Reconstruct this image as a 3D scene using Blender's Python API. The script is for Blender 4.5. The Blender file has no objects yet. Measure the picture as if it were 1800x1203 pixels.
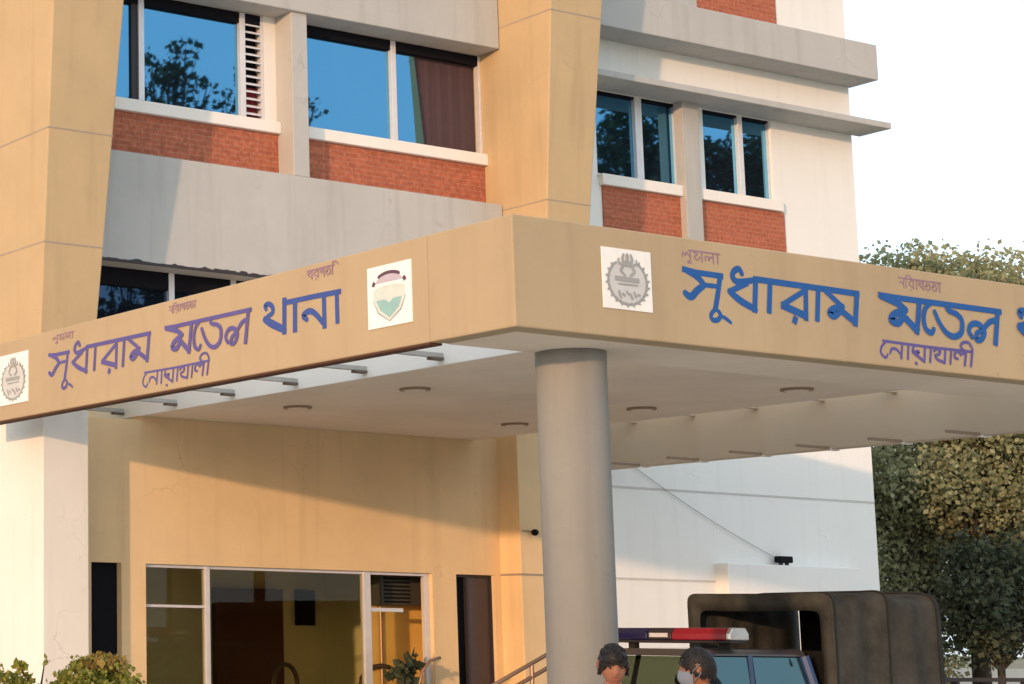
import bpy, bmesh, math, random
from mathutils import Vector, Matrix
rad = math.radians
SC = bpy.context.scene
COL = SC.collection

# ------------------------------------------------------------------ camera
H = 1.6
yaw, pitch, roll = 0.4557, 0.1493, 0.0133
fpx, cx, IW = 3460.0, -230.0, 1800.0
fw = Vector((math.sin(yaw)*math.cos(pitch), math.cos(yaw)*math.cos(pitch), math.sin(pitch)))
rt = Vector((math.cos(yaw), -math.sin(yaw), 0)); up = rt.cross(fw)
r2 = math.cos(roll)*rt + math.sin(roll)*up
u2 = math.cos(roll)*up - math.sin(roll)*rt
cam = bpy.data.cameras.new('camera'); camo = bpy.data.objects.new('camera', cam); COL.objects.link(camo)
cam.sensor_fit = 'HORIZONTAL'; cam.sensor_width = 36.0
cam.lens = fpx/IW*36.0
cam.shift_x = (IW/2-cx)/IW
cam.clip_start = 0.1; cam.clip_end = 3000
camo.matrix_world = Matrix(((r2.x, u2.x, -fw.x, 0), (r2.y, u2.y, -fw.y, 0), (r2.z, u2.z, -fw.z, H), (0, 0, 0, 1)))
SC.camera = camo

# ------------------------------------------------------------------ sky, sun, exposure
SUN = Vector((-1.9, -1.0, 0.224)).normalized()          # towards the sun
SUN_EL = math.asin(SUN.z); SUN_AZ = math.atan2(SUN.x, SUN.y)
world = bpy.data.worlds.new('World'); SC.world = world; world.use_nodes = True
wn, wl = world.node_tree.nodes, world.node_tree.links
bg = wn['Background']; bg.inputs['Strength'].default_value = 0.12
sky = wn.new('ShaderNodeTexSky'); sky.sky_type = 'NISHITA'; sky.sun_disc = False
sky.sun_elevation = SUN_EL; sky.sun_rotation = SUN_AZ % (2*math.pi)
sky.air_density = 1.0; sky.dust_density = 2.5; sky.ozone_density = 1.5
haze = wn.new('ShaderNodeMix'); haze.data_type = 'RGBA'; haze.blend_type = 'ADD'
haze.inputs['Factor'].default_value = 1.0
haze.inputs['B'].default_value = (7.2, 8.1, 8.9, 1)      # thin bright evening overcast
wl.new(sky.outputs['Color'], haze.inputs['A']); wl.new(haze.outputs['Result'], bg.inputs['Color'])
sl = bpy.data.lights.new('sun', 'SUN'); sl.energy = 2.8; sl.angle = rad(1.0); sl.color = (1.0, 0.585, 0.32)
so = bpy.data.objects.new('sun', sl); COL.objects.link(so)
so.rotation_euler = (-SUN).to_track_quat('-Z', 'Y').to_euler()
so.location = (-20, -12, 12)
SC.view_settings.view_transform = 'Standard'; SC.view_settings.look = 'None'
SC.view_settings.exposure = 0.0; SC.view_settings.gamma = 1.0

# ------------------------------------------------------------------ materials
def _mat(name):
    m = bpy.data.materials.new(name); m.use_nodes = True
    nt = m.node_tree; return m, nt, nt.nodes['Principled BSDF']

def plaster(name, col, var=0.10, scale=1.3, rough=0.85, bump=0.15, streak=0.0, grime=(0.25, 0.22, 0.2), fine=60.0, spec=0.25):
    m, nt, b = _mat(name); n, l = nt.nodes, nt.links
    tc = n.new('ShaderNodeTexCoord')
    no = n.new('ShaderNodeTexNoise'); no.inputs['Scale'].default_value = scale; no.inputs['Detail'].default_value = 7
    no.inputs['Roughness'].default_value = 0.65
    l.new(tc.outputs['Object'], no.inputs['Vector'])
    rp = n.new('ShaderNodeValToRGB')
    lo = [c*(1-var) for c in col]; hi = [min(1, c*(1+var)) for c in col]
    rp.color_ramp.elements[0].position = 0.3; rp.color_ramp.elements[1].position = 0.72
    rp.color_ramp.elements[0].color = (*lo, 1); rp.color_ramp.elements[1].color = (*hi, 1)
    l.new(no.outputs['Fac'], rp.inputs['Fac'])
    out = rp.outputs['Color']
    if streak > 0:
        mp = n.new('ShaderNodeMapping'); mp.inputs['Scale'].default_value = (5, 5, 0.35)
        l.new(tc.outputs['Object'], mp.inputs['Vector'])
        s = n.new('ShaderNodeTexNoise'); s.inputs['Scale'].default_value = 1.2; s.inputs['Detail'].default_value = 6
        l.new(mp.outputs['Vector'], s.inputs['Vector'])
        r = n.new('ShaderNodeValToRGB'); r.color_ramp.elements[0].position = 0.52; r.color_ramp.elements[1].position = 0.8
        r.color_ramp.elements[0].color = (0, 0, 0, 1); r.color_ramp.elements[1].color = (streak, streak, streak, 1)
        l.new(s.outputs['Fac'], r.inputs['Fac'])
        mx = n.new('ShaderNodeMix'); mx.data_type = 'RGBA'
        mx.inputs['B'].default_value = (*[c*g*2 for c, g in zip(col, grime)], 1)
        l.new(r.outputs['Color'], mx.inputs['Factor']); l.new(out, mx.inputs['A']); out = mx.outputs['Result']
    if streak > 0:                                        # hairline cracks in the plaster
        dn = n.new('ShaderNodeTexNoise'); dn.inputs['Scale'].default_value = 2.2; dn.inputs['Detail'].default_value = 5
        l.new(tc.outputs['Object'], dn.inputs['Vector'])
        va = n.new('ShaderNodeMix'); va.data_type = 'RGBA'; va.blend_type = 'ADD'; va.inputs['Factor'].default_value = 0.9
        l.new(tc.outputs['Object'], va.inputs['A']); l.new(dn.outputs['Color'], va.inputs['B'])
        vo = n.new('ShaderNodeTexVoronoi'); vo.feature = 'DISTANCE_TO_EDGE'; vo.inputs['Scale'].default_value = 0.55
        l.new(va.outputs['Result'], vo.inputs['Vector'])
        cr = n.new('ShaderNodeMapRange'); cr.inputs['From Min'].default_value = 0.0; cr.inputs['From Max'].default_value = 0.006
        cr.inputs['To Min'].default_value = 0.35; cr.inputs['To Max'].default_value = 0.0
        l.new(vo.outputs['Distance'], cr.inputs['Value'])
        mk = n.new('ShaderNodeMath'); mk.operation = 'MULTIPLY'
        mr = n.new('ShaderNodeMapRange'); mr.inputs['From Min'].default_value = 0.5; mr.inputs['From Max'].default_value = 0.62
        l.new(no.outputs['Fac'], mr.inputs['Value']); l.new(cr.outputs[0], mk.inputs[0]); l.new(mr.outputs[0], mk.inputs[1])
        m2 = n.new('ShaderNodeMix'); m2.data_type = 'RGBA'; m2.inputs['B'].default_value = (*[c*0.45 for c in col], 1)
        l.new(mk.outputs[0], m2.inputs['Factor']); l.new(out, m2.inputs['A']); out = m2.outputs['Result']
    l.new(out, b.inputs['Base Color'])
    b.inputs['Roughness'].default_value = rough
    b.inputs['Specular IOR Level'].default_value = spec
    f = n.new('ShaderNodeTexNoise'); f.inputs['Scale'].default_value = fine; f.inputs['Detail'].default_value = 5
    l.new(tc.outputs['Object'], f.inputs['Vector'])
    bp = n.new('ShaderNodeBump'); bp.inputs['Strength'].default_value = bump; bp.inputs['Distance'].default_value = 0.01
    l.new(f.outputs['Fac'], bp.inputs['Height']); l.new(bp.outputs['Normal'], b.inputs['Normal'])
    return m

def plain(name, col, rough=0.5, metal=0.0, spec=0.4, coat=0.0):
    m, nt, b = _mat(name); n, l = nt.nodes, nt.links
    b.inputs['Roughness'].default_value = rough; b.inputs['Metallic'].default_value = metal
    b.inputs['Specular IOR Level'].default_value = spec; b.inputs['Coat Weight'].default_value = coat
    tc = n.new('ShaderNodeTexCoord'); no = n.new('ShaderNodeTexNoise'); no.inputs['Scale'].default_value = 9; no.inputs['Detail'].default_value = 4
    l.new(tc.outputs['Object'], no.inputs['Vector'])
    rp = n.new('ShaderNodeValToRGB')
    rp.color_ramp.elements[0].color = (*[c*0.86 for c in col], 1); rp.color_ramp.elements[1].color = (*[min(1, c*1.12) for c in col], 1)
    l.new(no.outputs['Fac'], rp.inputs['Fac']); l.new(rp.outputs['Color'], b.inputs['Base Color'])
    return m

def brick_mat(name):
    m, nt, b = _mat(name); n, l = nt.nodes, nt.links
    tc = n.new('ShaderNodeTexCoord')
    sp = n.new('ShaderNodeSeparateXYZ'); cb = n.new('ShaderNodeCombineXYZ')
    l.new(tc.outputs['Object'], sp.inputs[0]); l.new(sp.outputs['X'], cb.inputs['X']); l.new(sp.outputs['Z'], cb.inputs['Y'])
    br = n.new('ShaderNodeTexBrick'); br.inputs['Scale'].default_value = 1.0
    br.inputs['Brick Width'].default_value = 0.21; br.inputs['Row Height'].default_value = 0.06; br.inputs['Mortar Size'].default_value = 0.004
    br.inputs['Color1'].default_value = (0.435, 0.14, 0.082, 1); br.inputs['Color2'].default_value = (0.375, 0.118, 0.07, 1)
    br.inputs['Mortar'].default_value = (0.43, 0.21, 0.145, 1)
    l.new(cb.outputs[0], br.inputs['Vector'])
    no = n.new('ShaderNodeTexNoise'); no.inputs['Scale'].default_value = 22; no.inputs['Detail'].default_value = 6
    l.new(tc.outputs['Object'], no.inputs['Vector'])
    rp = n.new('ShaderNodeValToRGB'); rp.color_ramp.elements[0].position = 0.35; rp.color_ramp.elements[1].position = 0.7
    rp.color_ramp.elements[0].color = (0.8, 0.8, 0.8, 1); rp.color_ramp.elements[1].color = (1.18, 1.15, 1.12, 1)
    l.new(no.outputs['Fac'], rp.inputs['Fac'])
    mx = n.new('ShaderNodeMix'); mx.data_type = 'RGBA'; mx.blend_type = 'MULTIPLY'; mx.inputs['Factor'].default_value = 1
    l.new(br.outputs['Color'], mx.inputs['A']); l.new(rp.outputs['Color'], mx.inputs['B'])
    l.new(mx.outputs['Result'], b.inputs['Base Color']); b.inputs['Roughness'].default_value = 0.9
    b.inputs['Specular IOR Level'].default_value = 0.15
    bp = n.new('ShaderNodeBump'); bp.inputs['Strength'].default_value = 0.4; bp.inputs['Distance'].default_value = 0.004
    l.new(no.outputs['Fac'], bp.inputs['Height']); l.new(bp.outputs['Normal'], b.inputs['Normal'])
    return m

def mirror_glass(name, tint=(0.085, 0.27, 0.46), wob=0.006, scale=1.6):
    m, nt, b = _mat(name); n, l = nt.nodes, nt.links
    n.remove(b)
    g = n.new('ShaderNodeBsdfGlossy'); g.inputs['Color'].default_value = (*tint, 1); g.inputs['Roughness'].default_value = 0.016
    d = n.new('ShaderNodeBsdfDiffuse'); d.inputs['Color'].default_value = (0.006, 0.009, 0.014, 1)
    a = n.new('ShaderNodeAddShader'); l.new(g.outputs[0], a.inputs[0]); l.new(d.outputs[0], a.inputs[1])
    l.new(a.outputs[0], n['Material Output'].inputs['Surface'])
    tc = n.new('ShaderNodeTexCoord'); no = n.new('ShaderNodeTexNoise'); no.inputs['Scale'].default_value = scale; no.inputs['Detail'].default_value = 1
    l.new(tc.outputs['Object'], no.inputs['Vector'])
    bp = n.new('ShaderNodeBump'); bp.inputs['Strength'].default_value = wob; bp.inputs['Distance'].default_value = 0.1
    l.new(no.outputs['Fac'], bp.inputs['Height']); l.new(bp.outputs['Normal'], g.inputs['Normal'])
    return m

def clear_glass(name, tint=(0.82, 0.82, 0.72), refl=0.016):
    m, nt, b = _mat(name); n, l = nt.nodes, nt.links
    n.remove(b)
    t = n.new('ShaderNodeBsdfTransparent'); t.inputs['Color'].default_value = (*tint, 1)
    g = n.new('ShaderNodeBsdfGlossy'); g.inputs['Roughness'].default_value = 0.01; g.inputs['Color'].default_value = (1, 1, 1, 1)
    x = n.new('ShaderNodeMixShader'); x.inputs[0].default_value = refl
    l.new(t.outputs[0], x.inputs[1]); l.new(g.outputs[0], x.inputs[2]); l.new(x.outputs[0], n['Material Output'].inputs['Surface'])
    return m

def leaf_mat(name, c1, c2, c3, trans=0.25):
    m, nt, b = _mat(name); n, l = nt.nodes, nt.links
    ge = n.new('ShaderNodeNewGeometry')
    rp = n.new('ShaderNodeValToRGB'); e = rp.color_ramp.elements
    e[0].color = (*c1, 1); e[1].color = (*c3, 1); k = e.new(0.5); k.color = (*c2, 1)
    l.new(ge.outputs['Random Per Island'], rp.inputs['Fac'])
    l.new(rp.outputs['Color'], b.inputs['Base Color']); b.inputs['Roughness'].default_value = 0.6; b.inputs['Specular IOR Level'].default_value = 0.25
    tr = n.new('ShaderNodeBsdfTranslucent'); l.new(rp.outputs['Color'], tr.inputs['Color'])
    x = n.new('ShaderNodeMixShader'); x.inputs[0].default_value = trans
    l.new(b.outputs[0], x.inputs[1]); l.new(tr.outputs[0], x.inputs[2]); l.new(x.outputs[0], n['Material Output'].inputs['Surface'])
    return m

M = {}
M['tan'] = plaster('tan_paint', (0.415, 0.322, 0.205), 0.08, 0.55, 0.8, 0.12, streak=0.16)
M['pier'] = plaster('pier_paint', (0.49, 0.365, 0.215), 0.08, 0.8, 0.8, 0.12, streak=0.22)
M['cream'] = plaster('cream_wall', (0.77, 0.57, 0.335), 0.09, 0.7, 0.85, 0.15, streak=0.2)
M['white'] = plaster('white_wall', (0.80, 0.795, 0.77), 0.03, 0.6, 0.85, 0.12, streak=0.12)
M['column_white'] = plaster('column_white', (0.74, 0.71, 0.66), 0.05, 0.9, 0.85, 0.12, streak=0.15)
M['grey'] = plaster('grey_band', (0.45, 0.45, 0.44), 0.07, 0.9, 0.85, 0.15, streak=0.3)
M['column'] = plaster('column_grey', (0.275, 0.275, 0.265), 0.08, 1.1, 0.8, 0.15, streak=0.3)
M['soffit'] = plaster('soffit', (0.78, 0.68, 0.57), 0.11, 0.6, 0.9, 0.1)
M['inner'] = plaster('inner_face', (0.52, 0.44, 0.34), 0.08, 0.6, 0.9, 0.1)
M['slabedge'] = plaster('slab_edge', (0.86, 0.85, 0.83), 0.04, 1.0, 0.9, 0.1)
M['sill'] = plaster('sill_white', (0.80, 0.77, 0.73), 0.04, 2, 0.8, 0.1)
M['groove'] = plaster('groove', (0.33, 0.28, 0.23), 0.1, 3)
M['brick'] = brick_mat('brick')
M['glass'] = mirror_glass('blue_mirror_glass')
M['lowglass'] = mirror_glass('dark_mirror_glass', (0.03, 0.06, 0.11))
M['clear'] = clear_glass('clear_glass')
M['alu'] = plain('aluminium', (0.72, 0.70, 0.72), 0.4, 0.3)
M['darkframe'] = plain('dark_frame', (0.03, 0.025, 0.03), 0.5)
M['black'] = plain('black_paint', (0.008, 0.008, 0.012), 0.7, spec=0.1)
M['lobby'] = plaster('lobby_wall', (0.74, 0.68, 0.46), 0.1, 1, 0.9)
M['doorwood'] = plain('door_wood', (0.09, 0.028, 0.02), 0.6)
M['ochre'] = plaster('ochre_wall', (0.80, 0.50, 0.13), 0.1, 1.5, 0.85)
M['curtain'] = plain('red_curtain', (0.25, 0.03, 0.05), 0.9)
M['lamp'] = plain('lamp_dark', (0.30, 0.22, 0.165), 0.8)
M['blue'] = plain('letter_blue', (0.022, 0.098, 0.32), 0.75, spec=0.15)
M['midblue'] = plain('letter_mid_blue', (0.05, 0.088, 0.29), 0.75, spec=0.15)
M['carclear'] = clear_glass('car_clear_glass', (0.42, 0.46, 0.38), 0.04)
M['violet'] = plain('letter_violet', (0.10, 0.085, 0.27), 0.75, spec=0.3)
M['faded'] = plain('letter_faded', (0.27, 0.17, 0.24), 0.7, spec=0.2)
M['plaque'] = plain('plaque_white', (0.78, 0.78, 0.76), 0.5)
M['emgrey'] = plain('emblem_grey', (0.30, 0.31, 0.31), 0.6)
M['emlight'] = plain('emblem_light_grey', (0.52, 0.53, 0.53), 0.6)
M['emteal'] = plain('emblem_teal', (0.26, 0.45, 0.44), 0.6)
M['empale'] = plain('emblem_pale', (0.55, 0.61, 0.57), 0.6)
M['emdark'] = plain('emblem_dark', (0.10, 0.05, 0.08), 0.6)
M['empink'] = plain('emblem_pink', (0.46, 0.40, 0.47), 0.6)
M['ground'] = plaster('yard_concrete', (0.52, 0.47, 0.41), 0.12, 0.4, 0.9, 0.2)
M['earth'] = plaster('earth', (0.22, 0.19, 0.12), 0.25, 0.1, 0.95, 0.2)
M['bark'] = plaster('bark', (0.055, 0.043, 0.032), 0.3, 5, 0.95, 0.5)
M['leafR'] = leaf_mat('olive_leaf', (0.22, 0.225, 0.125), (0.31, 0.32, 0.175), (0.41, 0.42, 0.245), 0.45)
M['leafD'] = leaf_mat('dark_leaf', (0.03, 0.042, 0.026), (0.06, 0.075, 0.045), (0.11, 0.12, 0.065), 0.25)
M['leafM'] = leaf_mat('mirror_leaf', (0.02, 0.03, 0.01), (0.04, 0.055, 0.02), (0.07, 0.08, 0.03), 0.15)
M['leafB'] = leaf_mat('bush_leaf', (0.09, 0.105, 0.014), (0.22, 0.225, 0.04), (0.34, 0.30, 0.07), 0.35)
M['leafred'] = leaf_mat('young_red_leaf', (0.20, 0.13, 0.03), (0.27, 0.18, 0.05), (0.30, 0.22, 0.05))
M['canvas'] = plaster('dark_canvas', (0.056, 0.057, 0.054), 0.35, 3.5, 0.98, 0.9, fine=9, streak=0.5, grime=(0.9, 0.9, 0.85), spec=0.05)
M['canvas_in'] = plain('canvas_inside', (0.012, 0.011, 0.012), 0.95, spec=0.05)
M['carblue'] = plain('car_blue', (0.018, 0.05, 0.16), 0.3, coat=0.6)
M['carroof'] = plain('car_roof', (0.06, 0.05, 0.05), 0.3, coat=0.5)
M['carglass'] = mirror_glass('car_glass', (0.08, 0.14, 0.155), 0.035, 3)
M['rubber'] = plain('rubber', (0.015, 0.015, 0.015), 0.85)
M['chrome'] = plain('chrome', (0.75, 0.72, 0.70), 0.25, 0.9)
M['lensblue'] = plain('lens_blue', (0.012, 0.012, 0.07), 0.2, coat=0.7)
M['lensred'] = plain('lens_red', (0.26, 0.010, 0.024), 0.35, coat=0.3)
M['skin'] = plain('skin', (0.27, 0.115, 0.07), 0.6)
M['pierreflection'] = plain('pier_reflection', (0.075, 0.045, 0.053), 0.9)  # tone of the pier's mirror image, put into the colour
M['hair'] = plain('hair', (0.009, 0.007, 0.007), 0.6, spec=0.3)
M['eye'] = plain('eye', (0.02, 0.012, 0.01), 0.3)
M['lip'] = plain('lip', (0.25, 0.07, 0.06), 0.5)
M['shirt'] = plain('teal_shirt', (0.05, 0.12, 0.15), 0.9)
M['shirt2'] = plain('grey_shirt', (0.20, 0.22, 0.26), 0.9)
M['trouser'] = plain('trouser', (0.03, 0.03, 0.05), 0.9)
M['mask'] = plain('mask', (0.17, 0.20, 0.25), 0.9)
M['steel'] = plain('rail_steel', (0.30, 0.20, 0.15), 0.4, 0.4)
M['fence'] = plain('fence_metal', (0.035, 0.022, 0.018), 0.6)
M['palewall'] = plaster('pale_wall', (0.70, 0.64, 0.56), 0.06, 1)
M['chair'] = plain('chair_wood', (0.05, 0.03, 0.012), 0.5)
M['acbox'] = plain('ac_box', (0.06, 0.06, 0.05), 0.6)
M['wire'] = plain('wire', (0.38, 0.38, 0.37), 0.7)
M['wallline'] = plain('wall_line', (0.55, 0.53, 0.51), 0.9)
M['bracket'] = plain('bracket_brown', (0.16, 0.12, 0.10), 0.7)
M['undershade'] = plain('underside_shade', (0.085, 0.035, 0.018), 0.9)  # dark tone painting the shade under the side fascia

# ------------------------------------------------------------------ geometry helpers
class MB:
    def __init__(s): s.v = []; s.f = []
    def add(s, vs, fs):
        o = len(s.v); s.v += [tuple(v) for v in vs]; s.f += [tuple(i+o for i in f) for f in fs]; return s
    def box(s, x0, x1, y0, y1, z0, z1):
        return s.hexa([(x0, y0, z0), (x1, y0, z0), (x1, y1, z0), (x0, y1, z0), (x0, y0, z1), (x1, y0, z1), (x1, y1, z1), (x0, y1, z1)])
    def hexa(s, p):
        return s.add(p, [(3, 2, 1, 0), (4, 5, 6, 7), (0, 1, 5, 4), (1, 2, 6, 5), (2, 3, 7, 6), (3, 0, 4, 7)])
    def tube(s, pts, r, n=8, cap=True):
        pts = [Vector(p) for p in pts]; rs = r if isinstance(r, (list, tuple)) else [r]*len(pts)
        rings = []; ref = Vector((0.13, 0.27, 1)).normalized()
        for i, p in enumerate(pts):
            d = (pts[min(i+1, len(pts)-1)]-pts[max(i-1, 0)]).normalized()
            a = d.cross(ref)
            if a.length < 1e-3: a = d.cross(Vector((1, 0, 0)))
            a.normalize(); b = d.cross(a)
            rings.append([p+(a*math.cos(2*math.pi*k/n)+b*math.sin(2*math.pi*k/n))*rs[i] for k in range(n)])
        vs = [v for R in rings for v in R]; fs = []
        for i in range(len(rings)-1):
            for k in range(n):
                fs.append((i*n+k, i*n+(k+1) % n, (i+1)*n+(k+1) % n, (i+1)*n+k))
        if cap:
            fs.append(tuple(range(n-1, -1, -1))); fs.append(tuple((len(rings)-1)*n+k for k in range(n)))
        return s.add(vs, fs)
    def lathe(s, c, prof, n=40):
        vs = [(c[0]+r*math.cos(2*math.pi*k/n), c[1]+r*math.sin(2*math.pi*k/n), z) for r, z in prof for k in range(n)]
        fs = [(i*n+k, i*n+(k+1) % n, (i+1)*n+(k+1) % n, (i+1)*n+k) for i in range(len(prof)-1) for k in range(n)]
        fs.append(tuple(range(n-1, -1, -1))); fs.append(tuple((len(prof)-1)*n+k for k in range(n)))
        return s.add(vs, fs)
    def ball(s, c, rx, ry, rz, n=12, m=8):
        vs = [(c[0], c[1], c[2]-rz)]
        for i in range(1, m):
            t = math.pi*i/m
            vs += [(c[0]+rx*math.sin(t)*math.cos(2*math.pi*k/n), c[1]+ry*math.sin(t)*math.sin(2*math.pi*k/n), c[2]-rz*math.cos(t)) for k in range(n)]
        vs.append((c[0], c[1], c[2]+rz)); fs = []
        for k in range(n):
            fs.append((0, 1+(k+1) % n, 1+k)); fs.append((len(vs)-1, 1+(m-2)*n+k, 1+(m-2)*n+(k+1) % n))
            for i in range(m-2): fs.append((1+i*n+k, 1+i*n+(k+1) % n, 1+(i+1)*n+(k+1) % n, 1+(i+1)*n+k))
        return s.add(vs, fs)

def wpos(o):
    p = Vector((0, 0, 0))
    while o is not None: p += o.location; o = o.parent
    return p

def obj(name, mb, mat, parent=None, origin=None, smooth=False, bevel=0.0, local=False):
    """one mesh object; the builder's coordinates are world coordinates unless local"""
    me = bpy.data.meshes.new(name)
    base = Vector((0, 0, 0)) if local else (wpos(parent) if parent else Vector(origin or (0, 0, 0)))
    me.from_pydata([tuple(Vector(v)-base) for v in mb.v], [], mb.f); me.update()
    bm = bmesh.new(); bm.from_mesh(me); bmesh.ops.recalc_face_normals(bm, faces=bm.faces); bm.to_mesh(me); bm.free()
    me.materials.append(M[mat] if isinstance(mat, str) else mat)
    if smooth:
        for p in me.polygons: p.use_smooth = True
    o = bpy.data.objects.new(name, me); COL.objects.link(o)
    if parent: o.parent = parent
    elif origin: o.location = origin
    if bevel:
        b = o.modifiers.new('edge', 'BEVEL'); b.width = bevel; b.segments = 2; b.limit_method = 'ANGLE'; b.angle_limit = rad(40)
    return o

def thing(name, label, cat, loc=(0, 0, 0), group=None, rz=0.0):
    o = bpy.data.objects.new(name, None); COL.objects.link(o); o.location = loc; o.rotation_euler = (0, 0, rz)
    o.empty_display_size = 0.2
    return tag(o, label, cat, group)

def tag(o, label, cat, group=None):
    o['label'] = label; o['category'] = cat
    if group: o['group'] = group
    return o

def structure(name, mb, mat):
    o = obj(name, mb, mat); o['kind'] = 'structure'; return o
# ------------------------------------------------------------------ ground
structure('ground', MB().add([(-900, -900, -0.004), (900, -900, -0.004), (900, 900, -0.004), (-900, 900, -0.004)], [(0, 1, 2, 3)]), 'earth')
structure('yard_paving', MB().add([(-14, -6, 0), (30, -6, 0), (30, 17.7, 0), (-14, 17.7, 0)], [(0, 1, 2, 3)]), 'ground')

# ------------------------------------------------------------------ police station building
B = thing('police_station', 'tan, grey and brick office building with blue mirror windows behind the entrance canopy', 'building', (17, 17.8, 0))
GY = 17.85          # glass plane

# --- core walls
w = MB()
w.box(10.52, 17.45, 17.95, 30, 4.64, 13.0)                       # upper floors behind the left bays
w.box(12.0, 17.45, 17.951, 30, 2.75, 4.639); w.box(10.52, 11.999, 17.951, 30, 2.75, 3.97); w.box(10.52, 11.998, 19.35, 30, 3.971, 4.638)
w.box(10.52, 11.30, 17.952, 30, 0, 2.748)
w.box(17.08, 17.45, 17.952, 30, 0, 2.749)
w.box(11.30, 17.08, 21.0, 30, 0, 2.747)
obj('core_wall', w, 'lobby', B)
w = MB()                                                         # entrance wall under the canopy
w.box(10.56, 11.35, 17.75, 17.949, 0, 3.975)
w.box(11.35, 12.0, 17.75, 17.948, 2.43, 3.975)
w.box(12.0, 17.08, 17.75, 17.948, 2.43, 5.0)
w.box(11.73, 12.04, 17.75, 17.948, 0, 2.43)
w.box(16.02, 16.38, 17.75, 17.948, 0, 2.43)
w.box(16.97, 17.08, 17.75, 17.948, 0, 2.43)
obj('entrance_wall', w, 'cream', B)
w = MB()                                                         # white wing on the right
w.box(17.45, 18.98, 17.82, 18.2, 0, 13)
w.box(22.22, 23.83, 17.82, 18.2, 0, 13)
w.box(18.98, 22.22, 17.82, 18.2, 0, 7.50)
w.box(18.98, 22.22, 17.82, 18.2, 8.66, 13)
w.box(20.46, 20.94, 17.83, 18.2, 7.50, 8.66)
w.box(17.46, 23.82, 18.2, 30, 0, 13)
ww = obj('white_wall', w, 'white', B)
g = MB()
g.box(17.9, 23.825, 17.812, 17.83, 3.570, 3.592); g.box(17.9, 20.73, 17.812, 17.83, 2.438, 2.462)
obj('wall_groove', g, 'wallline', ww)
w = MB()
w.hexa([(20.73, 17.62, 2.28), (23.2, 17.62, 2.28), (23.33, 17.83, 2.28), (20.73, 17.83, 2.28),
        (20.73, 17.62, 2.68), (23.2, 17.62, 2.68), (23.33, 17.83, 2.68), (20.73, 17.83, 2.68)])
obj('window_hood', w, 'white', B, bevel=0.01)

# --- flared piers (above the canopy roof)
def pier(x0, xr, label):
    def fy(z): return 16.8-0.075*(z-6.73)
    def fx(z): return xr+0.055*(z-6.73)
    z0, z1 = 4.5, 12.8
    m = MB().hexa([(x0, fy(z0), z0), (fx(z0), fy(z0), z0), (fx(z0), 18.0, z0), (x0, 18.0, z0),
                   (x0, fy(z1), z1), (fx(z1), fy(z1), z1), (fx(z1), 18.0, z1), (x0, 18.0, z1)])
    o = obj('pier', m, 'pier', B, bevel=0.015)
    for z in (5.62, 6.80, 9.07, 11.3):
        a, b = fy(z)-0.002, fx(z)+0.002
        e = 0.008; j = MB()
        j.box(x0-0.002, b, a, a+0.012, z-e, z+e)
        j.box(x0-0.002, x0+0.01, a+0.011, 17.9, z-e, z+e)
        obj('plaster_joint', j, 'groove', o)
    return o
pier(10.24, 11.02, '')
pier(17.072, 17.765, '')
# lower piers
c1 = obj('corner_pier', MB().box(10.50, 11.055, 17.33, 18.6, 0, 3.98), 'column_white', B, bevel=0.012)
c2 = obj('entrance_pilaster', MB().box(17.072, 17.62, 17.42, 17.83, 0, 4.45), 'cream', B, bevel=0.012)
obj('plaster_joint', MB().box(17.069, 17.623, 17.417, 17.75, 2.425, 2.45), 'groove', c2)

# --- left bays: grey bands, post, brick panels, sills
bd = MB(); bd.box(11.0, 17.06, 17.50, 17.96, 5.65, 6.87); obj('lower_band', bd, 'grey', B, bevel=0.01)
bd = MB(); bd.box(11.0, 17.06, 17.46, 17.96, 8.805, 10.6); obj('upper_band', bd, 'grey', B, bevel=0.01)
ge = MB(); rg = random.Random(2); xs = [11.02+0.05*i for i in range(64)]
for x in xs: ge.v += [(x, 17.49, 5.640), (x, 17.49, 5.655+0.035*rg.random()**2), (x, 17.515, 5.640), (x, 17.515, 5.69)]
for i in range(63): a = 4*i; b_ = a+4; ge.f += [(a, b_, b_+1, a+1), (a+2, b_+2, b_, a), (a+1, b_+1, b_+3, a+3)]
obj('dirt_ridge', ge, 'darkframe', B)
obj('window_post', MB().box(13.935, 14.16, 17.503, 17.955, 6.87, 8.806), 'grey', B, bevel=0.008)
for a, b in ((11.0, 13.934), (14.161, 17.07)):
    obj('brick_panel', MB().box(a, b, 17.78, 17.956, 6.871, 7.405), 'brick', B)
    obj('sill', MB().box(a, b, 17.72, 17.957, 7.405, 7.545), 'sill', B, bevel=0.008)

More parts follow.
